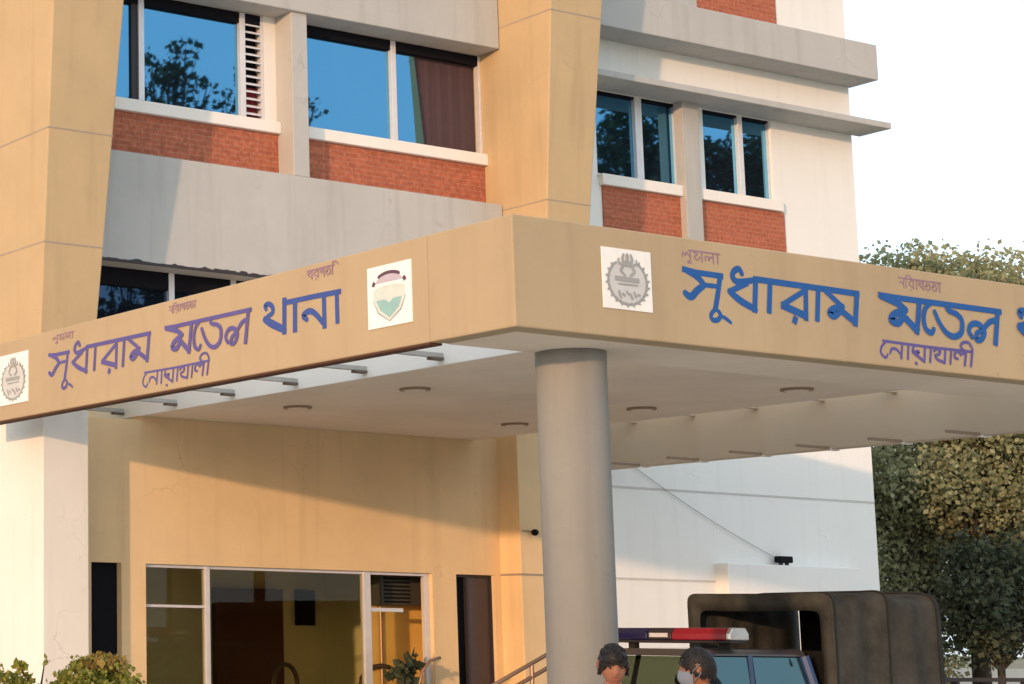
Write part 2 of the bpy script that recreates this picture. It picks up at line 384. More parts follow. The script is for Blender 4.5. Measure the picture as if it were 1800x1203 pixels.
def window(x0, x1, z0, z1, y, bars, fr=0.035, glass='glass', panes=None, frame='alu', depth=0.05, bw=0.075, top=0.12, topmat='black', skip=()):
    """a framed window: bars = x of the mullion centres"""
    f = MB()
    f.box(x0, x0+fr, y-depth, y+0.03, z0, z1); f.box(x1-fr, x1, y-depth, y+0.03, z0, z1)
    f.box(x0+fr, x1-fr, y-depth, y+0.03, z0, z0+0.025)
    for b in bars: f.box(b-bw/2, b+bw/2, y-depth-0.003, y+0.03, z0+0.025, z1)
    fo = obj('window', f, frame, B, bevel=0.004)
    if top: obj('head_shade', MB().box(x0+fr, x1-fr, y-depth+0.01, y+0.029, z1-top, z1-0.001), topmat, fo)  # black strip painting the shadow gap at the window head
    xs = [x0+fr]+list(bars)+[x1-fr]
    for i in range(len(xs)-1):
        if i in skip: continue
        a = xs[i]+(bw/2 if i else 0); b = xs[i+1]-(bw/2 if i < len(xs)-2 else 0)
        t = random.Random(i*7+int(x0*10)).uniform(-0.0015, 0.0015)
        p = MB().hexa([(a, y+t, z0+0.02), (b, y-t, z0+0.02), (b, y+0.02, z0+0.02), (a, y+0.02, z0+0.02),
                       (a, y+t, z1-0.02), (b, y-t, z1-0.02), (b, y+0.02, z1-0.02), (a, y+0.02, z1-0.02)])
        obj('pane', p, glass, fo)
    return fo
w1 = window(11.0, 13.76, 7.545, 8.80, GY, (12.07, 13.465), skip=(2,))
obj('sash_edge', MB().box(11.95, 12.03, GY-0.03, GY+0.02, 7.57, 8.68), 'darkframe', w1)
lv = MB()
k = 7.60
while k < 8.66:
    lv.hexa([(13.505, 17.80, k), (13.72, 17.80, k), (13.72, 17.86, k+0.03), (13.505, 17.86, k+0.03),
             (13.505, 17.80, k+0.02), (13.72, 17.80, k+0.02), (13.72, 17.86, k+0.05), (13.505, 17.86, k+0.05)]); k += 0.088
obj('louvre', lv, 'alu', w1)
obj('louvre_backing', MB().box(13.503, 13.724, 17.90, 17.94, 7.95, 8.79), 'black', w1)
obj('red_curtain', MB().box(13.503, 13.724, 17.90, 17.941, 7.56, 7.949), 'curtain', w1)
obj('jamb_wall', MB().box(13.762, 13.934, 17.80, 17.958, 7.546, 8.805), 'sill', B)
w2 = window(14.161, 17.071, 7.545, 8.80, GY, (15.695,), skip=(1,))
obj('pane', MB().hexa([(15.733, GY, 7.565), (16.185, GY, 7.565), (16.185, GY+.02, 7.565), (15.733, GY+.02, 7.565), (15.733, GY, 8.78), (16.045, GY, 8.78), (16.045, GY+.02, 8.78), (15.733, GY+.02, 8.78)]), 'glass', w2)  # cut on a slant where the pier's mirror image would begin
rf_ = MB(); N_ = 44  # added brown sheet that paints the pier's reflection beside the pane
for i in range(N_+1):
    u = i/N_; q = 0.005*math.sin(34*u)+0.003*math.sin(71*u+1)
    rf_.v += [(15.98+(17.034-15.98)*u, 17.905+q, 7.55), (15.98+(17.034-15.98)*u, 17.905+q*.6, 8.79)]
rf_.f = [(2*i, 2*i+2, 2*i+3, 2*i+1) for i in range(N_)]
obj('pier_reflection', rf_, 'pierreflection', w2, smooth=True)
window(11.03, 17.06, 4.62, 5.65, GY+0.02, (12.46, 13.3, 14.9), glass='lowglass', top=0.2, fr=0.03)

# --- right wing: bands, sunshade, windows
obj('upper_band', MB().box(17.5, 23.87, 17.38, 17.83, 9.34, 9.84), 'grey', B, bevel=0.01)
obj('sunshade', MB().box(17.5, 24.0, 17.33, 17.825, 8.66, 8.745), 'grey', B, bevel=0.008)
obj('window_post', MB().box(20.42, 20.71, 17.70, 17.84, 4.8, 8.665), 'grey', B, bevel=0.006)
obj('window_post', MB().box(20.26, 20.90, 17.79, 17.841, 9.835, 11.5), 'grey', B, bevel=0.006)
for a, b in ((19.05, 20.42), (20.71, 22.37)):
    obj('brick_panel', MB().box(a, b, 17.80, 17.90, 5.6, 7.402), 'brick', B)
    obj('sill', MB().box(a-0.04, b-0.07 if b > 22 else b, 17.745, 17.902, 7.402, 7.545), 'sill', B, bevel=0.006)
for a, b in ((19.2, 20.26), (20.90, 22.43)):
    obj('brick_panel', MB().box(a, b, 17.80, 17.90, 9.838, 10.9), 'brick', B)
window(18.98, 20.50, 7.545, 8.66, 17.90, (19.79,), fr=0.05, bw=0.12, top=0.03)
window(20.90, 22.26, 7.545, 8.66, 17.90, (21.66,), fr=0.05, bw=0.09, top=0.03)

# --- ground-floor lobby front
lf = MB()
lf.box(12.845, 12.905, 17.79, 17.86, 0, 2.43); lf.box(15.04, 15.14, 17.79, 17.86, 0, 2.43)
lf.box(12.04, 12.075, 17.80, 17.85, 0, 2.43); lf.box(15.94, 16.02, 17.80, 17.85, 0, 2.43)
lf.box(12.075, 15.94, 17.801, 17.849, 2.395, 2.429); lf.box(12.075, 12.845, 17.80, 17.85, 1.97, 2.0); lf.box(15.14, 15.62, 17.80, 17.85, 1.975, 2.02)
L = obj('lobby_front', lf, 'alu', B, bevel=0.004)
for a, b in ((12.075, 12.845), (12.905, 15.04)):
    obj('pane', MB().box(a, b, 17.825, 17.835, 0.05, 2.43), 'clear', L)
obj('back_door', MB().box(15.25, 16.32, 20.90, 20.99, 0, 2.30), 'doorwood', B)
obj('notice_board', MB().box(16.58, 16.87, 20.93, 20.99, 1.84, 2.30), 'black', B)
obj('lobby_floor', MB().box(11.31, 17.07, 17.76, 20.99, 0.0, 0.12), 'soffit', B)
sw = MB(); sw.box(15.55, 16.62, 18.34, 18.42, 0.12, 2.74); sw.box(16.62, 17.07, 17.96, 18.42, 0.12, 2.74)
obj('side_wall', sw, 'ochre', B)
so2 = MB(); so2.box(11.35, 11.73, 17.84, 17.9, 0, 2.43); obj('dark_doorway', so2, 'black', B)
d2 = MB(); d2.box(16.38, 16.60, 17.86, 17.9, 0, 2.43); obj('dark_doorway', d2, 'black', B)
dl = obj('glass_door', MB().box(16.60, 16.97, 17.83, 17.87, 0, 2.40), plain('smoked_glass', (0.055, 0.04, 0.045), 0.25), B)
obj('door_frame', MB().box(16.585, 16.6, 17.81, 17.87, 0, 2.41).box(16.955, 16.969, 17.80, 17.829, 0, 2.42).box(16.38, 16.954, 17.80, 17.829, 2.401, 2.429), 'darkframe', dl)

# --- things in the lobby
ac = thing('air_conditioner', 'dark box air conditioner high on the ochre lobby side wall', 'air conditioner', (15.85, 18.2, 1.98))
obj('casing', MB().box(15.56, 16.20, 18.10, 18.34, 2.06, 2.46), 'acbox', ac, bevel=0.015)
gr = MB()
for i in range(7): gr.box(15.60, 15.98, 18.088, 18.10, 2.09+i*0.045, 2.11+i*0.045)
obj('grille', gr, 'black', ac)
obj('drain_pipe', MB().tube([(15.72, 18.31, 2.06), (15.72, 18.31, 1.2), (15.73, 18.31, 0.2)], 0.018), 'steel', ac)
def armchair(x, y, rz, label):
    t = thing('waiting_chair', label, 'chair', (x, y, 0.12), 'arched chairs in the lobby', rz)
    obj('seat', MB().box(-0.24, 0.24, -0.24, 0.24, 0.40, 0.46), 'chair', t, local=True, bevel=0.02)
    a = [(-0.24, 0.22, 0.44)]+[(-0.24*math.cos(math.pi*i/10), 0.24, 1.02+0.22*math.sin(math.pi*i/10)) for i in range(11)]+[(0.24, 0.22, 0.44)]
    obj('backrest', MB().tube(a, 0.028), 'chair', t, local=True, smooth=True)
    for sx in (-1, 1):
        for sy in (-1, 1):
            obj('leg', MB().tube([(sx*0.21, sy*0.21, 0.41), (sx*0.23, sy*0.23, 0)], [0.022, 0.018]), 'chair', t, local=True)
armchair(14.75, 18.55, 0.3, 'dark arched waiting chair behind the wide lobby glass')
armchair(15.55, 18.05, -0.5, 'dark arched waiting chair before the ochre side wall')

# --- small fittings on the walls
cc = thing('security_camera', 'small dark security camera high on the sunlit entrance pilaster', 'camera', (17.25, 17.38, 2.93))
obj('camera_body', MB().ball((17.25, 17.36, 2.93), 0.035, 0.05, 0.04), 'black', cc, smooth=True)
obj('bracket', MB().tube([(17.08, 17.38, 2.945), (17.25, 17.40, 2.945), (17.25, 17.42, 2.945)], 0.008), 'steel', cc)
fl = thing('flood_light', 'small black flood light standing on the white window hood', 'lamp', (21.87, 17.75, 2.68))
obj('lamp_housing', MB().box(21.75, 21.99, 17.66, 17.76, 2.715, 2.80), 'black', fl, bevel=0.012)
for x in (21.80, 21.91): obj('bracket', MB().box(x, x+.03, 17.69, 17.73, 2.68, 2.716), 'darkframe', fl)
cab = MB(); pts = []
for i in range(13):
    t = i/12; pts.append((19.35+(21.80-19.35)*t, 17.795, 3.85+(2.79-3.85)*t-0.05*math.sin(math.pi*t)))
cab.tube(pts, 0.005, 6); tag(obj('wall_cable', cab, 'wire', origin=(19.35, 17.795, 3.85)), 'thin grey cable slung diagonally down the white wall to the flood light', 'cable')
hr = thing('handrail', 'brown double metal handrail rising beside the entrance pilaster', 'handrail', (15.0, 14.5, 0))
for dz in (0.0, -0.13):
    obj('rail', MB().tube([(13.4, 14.6, 1.02+dz), (14.35, 14.6, 1.42+dz), (15.25, 14.6, 1.80+dz)], 0.02), 'steel', hr, smooth=True)
for x, z in ((13.5, 1.05), (14.4, 1.43), (15.2, 1.78)):
    obj('post', MB().tube([(x, 14.6, 0), (x, 14.6, z)], 0.022), 'steel', hr)
sr = thing('curved_rail', 'short curved grab rail between the lobby and the smoked glass door', 'handrail', (15.4, 16.6, 0))
obj('rail', MB().tube([(14.75, 16.6, 0), (14.75, 16.6, 1.15), (14.80, 16.6, 1.32), (14.92, 16.6, 1.44), (15.06, 16.6, 1.47)], 0.018), 'steel', sr, smooth=True)
obj('base_plate', MB().lathe((14.75, 16.6), [(0.06, 0.0), (0.06, 0.012), (0.03, 0.016)], 16), 'steel', sr)
# ------------------------------------------------------------------ entrance canopy
XL, XR, YF, YB, ZB, ZT, ZS = 9.83, 18.92, 10.0, 17.74, 3.77, 4.56, 4.02
CN = thing('entrance_canopy', 'wide tan entrance canopy with lettered fascia and open slots along its sides', 'canopy', (14.4, 13.9, 0))
f = MB(); f.box(XL, XR, YF, 10.85, ZB, ZT); obj('front_fascia', f, 'tan', CN, bevel=0.012)
f = MB(); f.box(XL+0.002, XL+0.13, 10.85, YB, ZB, ZT-0.002); obj('side_fascia', f, 'tan', CN, bevel=0.01)
f = MB(); f.box(XR-0.13, XR-0.002, 10.85, YB, ZB, ZT-0.002); obj('side_fascia', f, 'inner', CN, bevel=0.01)
obj('underside_shade', MB().box(XL+0.012, XL+0.128, 10.86, YB-0.01, ZB-0.014, ZB+0.01), 'undershade', CN)  # added dark strip: painted shade along the fascia underside
obj('front_underside', MB().box(XL+0.16, XR-0.16, YF+0.16, 10.84, ZB-0.004, ZB+0.1), 'soffit', CN)
sl_ = MB(); sl_.box(12.0, 16.7, 10.849, YB, ZS, 4.63); slab = obj('roof_slab', sl_, 'soffit', CN)
obj('slab_edge', MB().box(11.975, 11.999, 10.852, 19.34, ZS+0.002, 4.628), 'slabedge', slab)
ribY = [19.05-1.0*i for i in range(7)]
for i, y in enumerate(ribY):
    rb = obj('cross_rib', MB().box(XL+0.13 if y < 17.7 else 10.35, 11.974, y, y+0.05, 4.085, 4.125), 'grey', CN)
    obj('rib_bracket', MB().box(11.84, 11.973, y-0.01, y+0.06, 4.062, 4.084), 'bracket', rb)
    y = 17.0-0.87*i
    obj('cross_rib', MB().box(16.701, XR-0.13, y+0.18, y+0.23, 4.30, 4.34), 'inner', CN)
    obj('rib_end', MB().box(XR-0.62, XR-0.131, y+0.16, y+0.20, ZB+0.004, ZB+0.03), 'lamp', CN)
    obj('rib_tip', MB().box(XR-0.129, XR+0.004, y+0.14, y+0.20, ZB-0.012, ZB+0.012), 'slabedge', CN)
for x in (12.86, 15.83):
    for y in (12.57, 14.41, 16.17):
        d = obj('downlight', MB().lathe((x, y), [(0.13, ZS-0.022), (0.145, ZS-0.018), (0.145, ZS+0.01)], 20), 'lamp', CN)
        obj('diffuser', MB().lathe((x, y), [(0.10, ZS-0.027), (0.11, ZS-0.0225)], 18), 'soffit', d)
col = obj('round_column', MB().lathe((11.05, 10.70), [(0.25, 0.0), (0.25, 3.66), (0.253, 3.665), (0.253, ZB+0.02)], 56), 'column', CN)
for p in col.data.polygons:
    if len(p.vertices) == 4: p.use_smooth = True
col = obj('round_column', MB().lathe((17.7, 10.70), [(0.25, 0.0), (0.25, ZB+0.02)], 56), 'column', CN)
for p in col.data.polygons:
    if len(p.vertices) == 4: p.use_smooth = True

# ------------------------------------------------------------------ lettering
W1 = [(0,0.034,[(0.015,0.174),(0.139,0.161),(0.414,0.158)]),(1,0.041,[(0.036,0.171),(0.148,0.133),(0.224,0.076)]),(1,0.045,[(0.224,0.076),(0.147,0.027),(0.081,-0.024),(0.024,-0.002)]),(1,0.028,[(0.224,0.076),(0.291,0.076),(0.361,0.077)]),(0,0.037,[(0.393,0.165),(0.356,0.012),(0.323,-0.1)]),(1,0.03,[(0.328,-0.091),(0.278,-0.138),(0.292,-0.176),(0.347,-0.171),(0.375,-0.135),(0.356,-0.107)]),(1,0.023,[(0.375,-0.139),(0.429,-0.155),(0.478,-0.182)]),(1,0.039,[(0.62,0.196),(0.59,0.23),(0.537,0.206),(0.521,0.162),(0.566,0.132),(0.67,0.145),(0.762,0.163)]),(0,0.034,[(0.669,0.129),(0.482,0.051)]),(1,0.044,[(0.482,0.051),(0.594,-0.01),(0.745,-0.061)]),(0,0.039,[(0.763,0.169),(0.735,-0.074)]),(0,0.036,[(0.75,0.168),(1.31,0.163),(1.885,0.158)]),(0,0.038,[(0.915,0.161),(0.888,-0.067)]),(0,0.037,[(1.298,0.149),(1.284,-0.09)]),(0,0.033,[(1.296,0.134),(1.034,-0.002)]),(0,0.044,[(1.034,-0.005),(1.287,-0.065)]),(0,0.048,[(1.154,-0.101),(1.171,-0.109)]),(0,0.037,[(1.436,0.156),(1.406,-0.086)]),(1,0.034,[(1.503,0.152),(1.603,0.095),(1.697,0.043)]),(1,0.044,[(1.697,0.043),(1.596,0.018),(1.548,-0.018),(1.596,-0.039),(1.671,0.006)]),(0,0.042,[(1.643,0.028),(1.832,-0.07)]),(0,0.04,[(1.866,0.159),(1.826,-0.086)])]
W2 = [(0,0.035,[(2.12,0.172),(2.28,0.167),(3.569,0.161)]),(1,0.047,[(2.138,0.164),(2.312,0.128),(2.419,0.079)]),(1,0.051,[(2.419,0.079),(2.281,0.032),(2.244,-0.016),(2.323,-0.029),(2.391,0.031)]),(0,0.047,[(2.363,0.045),(2.543,-0.079)]),(0,0.042,[(2.586,0.165),(2.532,-0.09)]),(1,0.038,[(2.724,0.161),(2.654,0.116),(2.622,0.035),(2.638,-0.049),(2.702,-0.079),(2.735,-0.047)]),(1,0.04,[(2.759,0.092),(2.804,0.014),(2.88,-0.062),(2.976,-0.087),(3.064,-0.044),(3.079,0.047),(3.024,0.095),(2.923,0.119),(2.908,0.16)]),(1,0.04,[(3.328,-0.006),(3.254,-0.038),(3.244,-0.089),(3.305,-0.08),(3.347,-0.017),(3.292,0.034),(3.207,0.034),(3.156,-0.02),(3.19,-0.073)]),(1,0.037,[(3.334,0.001),(3.422,0.068),(3.51,0.089)]),(0,0.042,[(3.528,0.157),(3.473,-0.107)])]
SUB = [(0,0.019,[(2.133,-0.186),(2.652,-0.194),(3.188,-0.192)]),(1,0.019,[(2.175,-0.187),(2.115,-0.232),(2.105,-0.284),(2.154,-0.315),(2.18,-0.288)]),(1,0.021,[(2.209,-0.276),(2.231,-0.242),(2.284,-0.241),(2.336,-0.282)]),(0,0.02,[(2.355,-0.191),(2.334,-0.308)]),(0,0.02,[(2.426,-0.192),(2.41,-0.309)]),(1,0.022,[(2.488,-0.2),(2.474,-0.246),(2.542,-0.238),(2.524,-0.268)]),(0,0.022,[(2.473,-0.249),(2.597,-0.311)]),(0,0.02,[(2.618,-0.196),(2.601,-0.317)]),(0,0.022,[(2.499,-0.331),(2.51,-0.337)]),(0,0.02,[(2.69,-0.197),(2.669,-0.312)]),(1,0.022,[(2.722,-0.221),(2.758,-0.202),(2.796,-0.215),(2.778,-0.242),(2.733,-0.252)]),(1,0.022,[(2.733,-0.252),(2.754,-0.283),(2.84,-0.303)]),(0,0.02,[(2.861,-0.194),(2.84,-0.309)]),(0,0.02,[(2.93,-0.195),(2.908,-0.308)]),(1,0.022,[(3.002,-0.262),(2.968,-0.254),(2.972,-0.218),(3.013,-0.202),(3.04,-0.229)]),(1,0.02,[(3.04,-0.229),(3.066,-0.211),(3.095,-0.218)]),(0,0.021,[(3.108,-0.195),(3.081,-0.308)]),(1,0.021,[(3.098,-0.195),(3.047,-0.163),(3.075,-0.128),(3.145,-0.123),(3.185,-0.166),(3.182,-0.199)]),(0,0.021,[(3.183,-0.192),(3.155,-0.309)])]
W3 = [(1,0.038,[(0.063,0.133),(0.049,0.163),(0.094,0.172),(0.142,0.143),(0.146,0.096),(0.086,0.071),(0.041,0.055)]),(1,0.057,[(0.046,0.051),(0.148,-0.003),(0.292,-0.066)]),(0,0.043,[(0.299,0.182),(0.291,-0.091)]),(0,0.036,[(0.298,0.152),(0.442,0.149)]),(0,0.035,[(0.347,0.151),(0.653,0.148),(0.981,0.14)]),(0,0.043,[(0.433,0.15),(0.425,-0.093)]),(1,0.042,[(0.574,-0.022),(0.532,0.014),(0.604,0.04),(0.681,0.008),(0.784,-0.091)]),(0,0.039,[(0.787,0.145),(0.788,-0.112)]),(0,0.037,[(0.941,0.14),(0.942,-0.095)])]
def G(adv, *st): return adv, st
small = {   # little letters in em units: x, y with the head line at y = 1
 'na': (0.8, [[(0, 1), (0.8, 1)], [(0.1, 0.42), (0.25, 0.62), (0.42, 0.5), (0.62, 0.2)], [(0.62, 1), (0.62, 0)]]),
 'i': (0.35, [[(0.1, 1), (0.1, 0)], [(0.1, 1), (0.2, 1.32), (0.55, 1.35), (0.85, 1.0)], [(0, 1), (0.35, 1)]]),
 'ra': (0.8, [[(0, 1), (0.8, 1)], [(0.62, 1), (0.08, 0.5), (0.62, 0.12)], [(0.62, 1), (0.62, 0)], [(0.3, -0.1), (0.34, -0.16)]]),
 'aa': (0.4, [[(0, 1), (0.4, 1)], [(0.2, 1), (0.2, 0)]]),
 'pa': (0.8, [[(0, 1), (0.8, 1)], [(0.12, 0.95), (0.1, 0.55), (0.35, 0.72), (0.6, 0.9)], [(0.1, 0.55), (0.62, 0.15)], [(0.62, 1), (0.62, 0)]]),
 'ta': (0.8, [[(0, 1), (0.8, 1)], [(0.3, 0.55), (0.12, 0.4), (0.3, 0.75), (0.6, 0.62), (0.62, 0.25), (0.35, 0.08), (0.12, 0.25)]]),
 'ga': (0.75, [[(0, 1), (0.75, 1)], [(0.1, 0.55), (0.25, 0.85), (0.4, 0.7), (0.3, 0.4)], [(0.6, 1), (0.6, 0)]]),
 'sha': (0.9, [[(0.6, 1), (0.9, 1)], [(0.12, 0.3), (0.15, 0.75), (0.35, 0.45), (0.45, 0.8), (0.6, 0.5), (0.72, 0.35)], [(0.74, 1), (0.74, 0)], [(0.72, 0), (0.5, -0.2), (0.8, -0.25)]]),
 'nkha': (0.9, [[(0, 1), (0.9, 1)], [(0.15, 0.85), (0.4, 0.7), (0.15, 0.4), (0.4, 0.15), (0.6, 0.45)], [(0.75, 1), (0.75, 0)]]),
 'la': (0.9, [[(0, 1), (0.9, 1)], [(0.15, 0.15), (0.1, 0.55), (0.35, 0.6), (0.4, 0.25), (0.55, 0.6), (0.75, 0.5)], [(0.75, 1), (0.75, 0)]]),
}
def note(word, u0, v0, width, h, wd):
    adv = sum(small[c][0] for c in word); k = width/adv; x = u0; out = []
    for c in word:
        for st in small[c][1]:
            out.append((1 if len(st) > 2 else 0, wd, [(x+a*k, v0+b*h) for a, b in st]))
        x += small[c][0]*k
    return out
def catmull(p, n=5):
    if len(p) < 3: return p
    q = [p[0]]+list(p)+[p[-1]]; out = []
    for i in range(1, len(q)-2):
        for j in range(n):
            t = j/n; a, b, c, d = q[i-1], q[i], q[i+1], q[i+2]
            out.append(tuple(0.5*((2*b[k])+(-a[k]+c[k])*t+(2*a[k]-5*b[k]+4*c[k]-d[k])*t*t+(-a[k]+3*b[k]-3*c[k]+d[k])*t**3) for k in (0, 1)))
    return out+[p[-1]]
def ribbons(strokes, place, sx=1.0, fat=1.0):
    """painted brush strokes lying on a wall plane; place(u, v, lift) -> world point"""
    m = MB(); rng = random.Random(5)
    for i, (smooth, wd, pts) in enumerate(strokes):
        P = catmull(pts) if smooth else [(pts[0][0]+(pts[-1][0]-pts[0][0])*0, pts[0][1])]+list(pts[1:])
        wd *= fat
        if not smooth and len(P) >= 2 and wd > 0.03:      # square brush ends that run into the next stroke
            for e, q in ((0, 1), (-1, -2)):
                dx, dy = P[e][0]-P[q][0], P[e][1]-P[q][1]; l = math.hypot(dx, dy) or 1
                P[e] = (P[e][0]+dx/l*wd*.25, P[e][1]+dy/l*wd*.25)
        lift = 0.0015+0.00018*i
        n = len(P); L_, R_ = [], []
        for j in range(n):
            a = P[max(j-1, 0)]; b = P[min(j+1, n-1)]
            dx, dy = b[0]-a[0], b[1]-a[1]; l = math.hypot(dx, dy) or 1
            nx, ny = -dy/l, dx/l
            t = j/max(1, n-1); ww = wd*(1.0-(0.18 if smooth else 0.0)*(1-math.sin(math.pi*t)))/2
            L_.append((P[j][0]+nx*ww, P[j][1]+ny*ww)); R_.append((P[j][0]-nx*ww, P[j][1]-ny*ww))
        vs = [place(u, v, lift) for u, v in L_]+[place(u, v, lift) for u, v in R_]
        m.add(vs, [(j, j+1, n+j+1, n+j) for j in range(n-1)])
        for e, (u, v) in enumerate((P[0], P[-1]) if smooth or wd <= 0.03 else ()):
            r = wd*0.42; c = [place(u+r*math.cos(2*math.pi*k/10), v+r*math.sin(2*math.pi*k/10), lift+0.00006*(e+1)) for k in range(10)]
            m.add(c, [tuple(range(10))])
    return m
def shift(S, du, dv=0.0, s=1.0, sy=None, base=0.0):
    return [(a, w*s, [((u-base)*s+du, v*(sy or s)+dv) for u, v in p]) for a, w, p in S]
# front fascia (faces -Y): u along +X from 11.45, v up from 4.15
def pf(u, v, l): return (11.45+u, YF-l, 4.15+v)
# side fascia (faces -X): u runs towards the front, from Y = 12.8
def ps(u, v, l): return (XL-l, 12.8-u, 4.15+v)
sgF = thing('name_lettering', 'large blue Bengali station name painted along the front fascia', 'lettering', (13.3, YF, 4.15), 'painted station names')
obj('main_title', ribbons(W1+W2+shift(W3, 3.79, 0, 1.28, 1.1, base=0.04), pf, fat=1.32), 'blue', sgF)
obj('place_name', ribbons(SUB, pf, fat=1.25), 'violet', sgF)
obj('motto_word', ribbons(note(('sha', 'nkha', 'la', 'aa'), 0.0, 0.245, 0.40, 0.075, 0.011), pf), 'faded', sgF)
obj('motto_word', ribbons(note(('na', 'i', 'ra', 'aa', 'pa', 'ta', 'ta', 'aa'), 2.36, 0.255, 0.50, 0.075, 0.011), pf), 'faded', sgF)
sgS = thing('name_lettering', 'faded violet Bengali station name painted along the sunlit side fascia', 'lettering', (XL, 13.9, 4.15), 'painted station names')
k1 = 1.733/1.95
Aw = [(a, w*0.93, [(-3.328+u*1.733/1.88, v) for u, v in p]) for a, w, p in W1]
Bw = [(a, w*0.9, [(-1.358+(u-2.12)*1.233/1.46, v) for u, v in p]) for a, w, p in W2]
obj('main_title', ribbons(Aw+Bw, ps, fat=1.1), 'violet', sgS)
obj('main_title', ribbons(W3, ps, fat=1.2), 'midblue', sgS)
obj('place_name', ribbons([(a, w, [(-1.707+(u-2.11)*0.986/1.08, v) for u, v in p]) for a, w, p in SUB], ps), 'violet', sgS)
obj('motto_word', ribbons(note(('sha', 'nkha', 'la', 'aa'), -3.25, 0.285, 0.39, 0.06, 0.010), ps), 'faded', sgS)
obj('motto_word', ribbons(note(('na', 'i', 'ra', 'aa', 'pa', 'ta', 'ta', 'aa'), -1.303, 0.29, 0.405, 0.06, 0.010), ps), 'faded', sgS)
obj('motto_word', ribbons(note(('pa', 'ra', 'ga', 'ta', 'i'), 0.589, 0.29, 0.33, 0.07, 0.012), ps), 'faded', sgS)

# ------------------------------------------------------------------ emblem plaques
def arc(cu, cv, ru, rv, a0, a1, n=24): return [(cu+ru*math.cos(rad(a0+(a1-a0)*i/n)), cv+rv*math.sin(rad(a0+(a1-a0)*i/n))) for i in range(n+1)]
def polyface(pts, place, lift): return MB().add([place(u, v, lift) for u, v in pts], [tuple(range(len(pts)))])
def line(pts, wd): return (0, wd, pts)
def board(place, u0, u1, v0, v1, t):
    return MB().hexa([place(u0, v0, -0.01), place(u1, v0, -0.01), place(u1, v0, t), place(u0, v0, t), place(u0, v1, -0.01), place(u1, v1, -0.01), place(u1, v1, t), place(u0, v1, t)])
def crest(name_label, place, u0, u1, v0, v1):
    t = thing('emblem_plaque', name_label, 'plaque', place((u0+u1)/2, v0, 0), 'emblem plaques on the fascias')
    obj('board', board(place, u0, u1, v0, v1, 0.008), 'plaque', t, bevel=0.003)
    cu, cv, ru, rv = (u0+u1)/2, v0+(v1-v0)*0.46, (u1-u0)*0.385, (v1-v0)*0.36
    pl = lambda u, v, l: place(u, v, l+0.008)
    obj('crest_field', polyface(arc(cu, cv, ru*0.95, rv*0.97, 0, 360, 36)[:-1], pl, 0.002), 'emlight', t)
    S = [line(arc(cu, cv, ru, rv, -235, 55, 40), 0.028), line(arc(cu, cv, ru*0.72, rv*0.72, 0, 360, 30), 0.010)]
    for i in range(18):                       # wreath leaves round the ring
        a = rad(-230+i*280/17); S.append(line([(cu+ru*math.cos(a)*0.97, cv+rv*math.sin(a)*0.97), (cu+ru*math.cos(a+0.12)*1.14, cv+rv*math.sin(a+0.12)*1.12)], 0.016))
    S += [line([(cu-ru*0.62, cv+rv*0.12), (cu+ru*0.55, cv+rv*0.10)], 0.035), line([(cu-ru*0.5, cv-rv*0.12), (cu+ru*0.5, cv-rv*0.12)], 0.012)]
    S += [line([(cu+ru*(-0.5+0.2*i), cv-rv*(0.45+0.1*(i % 2))), (cu+ru*(-0.4+0.2*i), cv-rv*(0.75-0.1*(i % 3)))], 0.018) for i in range(6)]
    top = cv+rv*1.05
    S += [line([(cu, top-0.04), (cu, top+0.03)], 0.03)]
    for k in (-1, 1):
        S += [(1, 0.022, [(cu, top-0.045), (cu+k*0.045, top-0.01), (cu+k*0.035, top+0.03)]), (1, 0.016, [(cu, top-0.05), (cu+k*0.08, top-0.035), (cu+k*0.085, top-0.005)]),
              (1, 0.018, [(cu+k*ru*0.2, cv+rv*0.75), (cu+k*ru*0.35, cv+rv*0.5), (cu+k*ru*0.15, cv+rv*0.3)])]
    obj('crest', ribbons(S, pl), 'emgrey', t)
crest('grey oval crest on white plaque beside the name on the front fascia', pf, -0.793, -0.313, -0.178, 0.262)
crest('faded grey crest on white plaque at the far end of the side fascia', ps, -4.256, -3.697, -0.235, 0.27)
sh = thing('emblem_plaque', 'white plaque with teal shield under a dark arch on the side fascia', 'plaque', ps(1.54, -0.2, 0), 'emblem plaques on the fascias')
obj('board', board(ps, 1.302, 1.785, -0.207, 0.262, 0.008), 'plaque', sh, bevel=0.003)
p2 = lambda u, v, l: ps(u, v, l+0.008)
cu = 1.545
obj('shield_field', polyface([(cu-0.17, 0.085), (cu-0.168, -0.01), (cu-0.12, -0.09), (cu, -0.165), (cu+0.12, -0.09), (cu+0.168, -0.01), (cu+0.17, 0.085), (cu+0.06, 0.105), (cu-0.06, 0.105)], p2, 0.002), 'empale', sh)
obj('shield_base', polyface([(cu-0.14, 0.0), (cu-0.10, -0.075), (cu, -0.142), (cu+0.10, -0.075), (cu+0.14, 0.0), (cu+0.05, 0.0), (cu, -0.03), (cu-0.05, 0.0)], p2, 0.0035), 'emteal', sh)
obj('shield_outline', ribbons([(0, 0.026, [(cu-0.165, 0.0), (cu-0.12, -0.09), (cu, -0.16), (cu+0.12, -0.09), (cu+0.165, 0.0)]), (0, 0.014, [(cu-0.1, 0.0), (cu-0.04, -0.03)]), (0, 0.014, [(cu+0.1, 0.0), (cu+0.04, -0.03)])], p2), 'emgrey', sh)
obj('arch_field', polyface(arc(cu, 0.118, 0.15, 0.075, 8, 172, 14), p2, 0.0012), 'empink', sh)
obj('arch', ribbons([line(arc(cu, 0.11, 0.17, 0.09, 48, 132, 12), 0.026), line(arc(cu, 0.11, 0.175, 0.075, 8, 22, 3), 0.032), line(arc(cu, 0.11, 0.175, 0.075, 158, 172, 3), 0.032)], p2), 'emdark', sh)
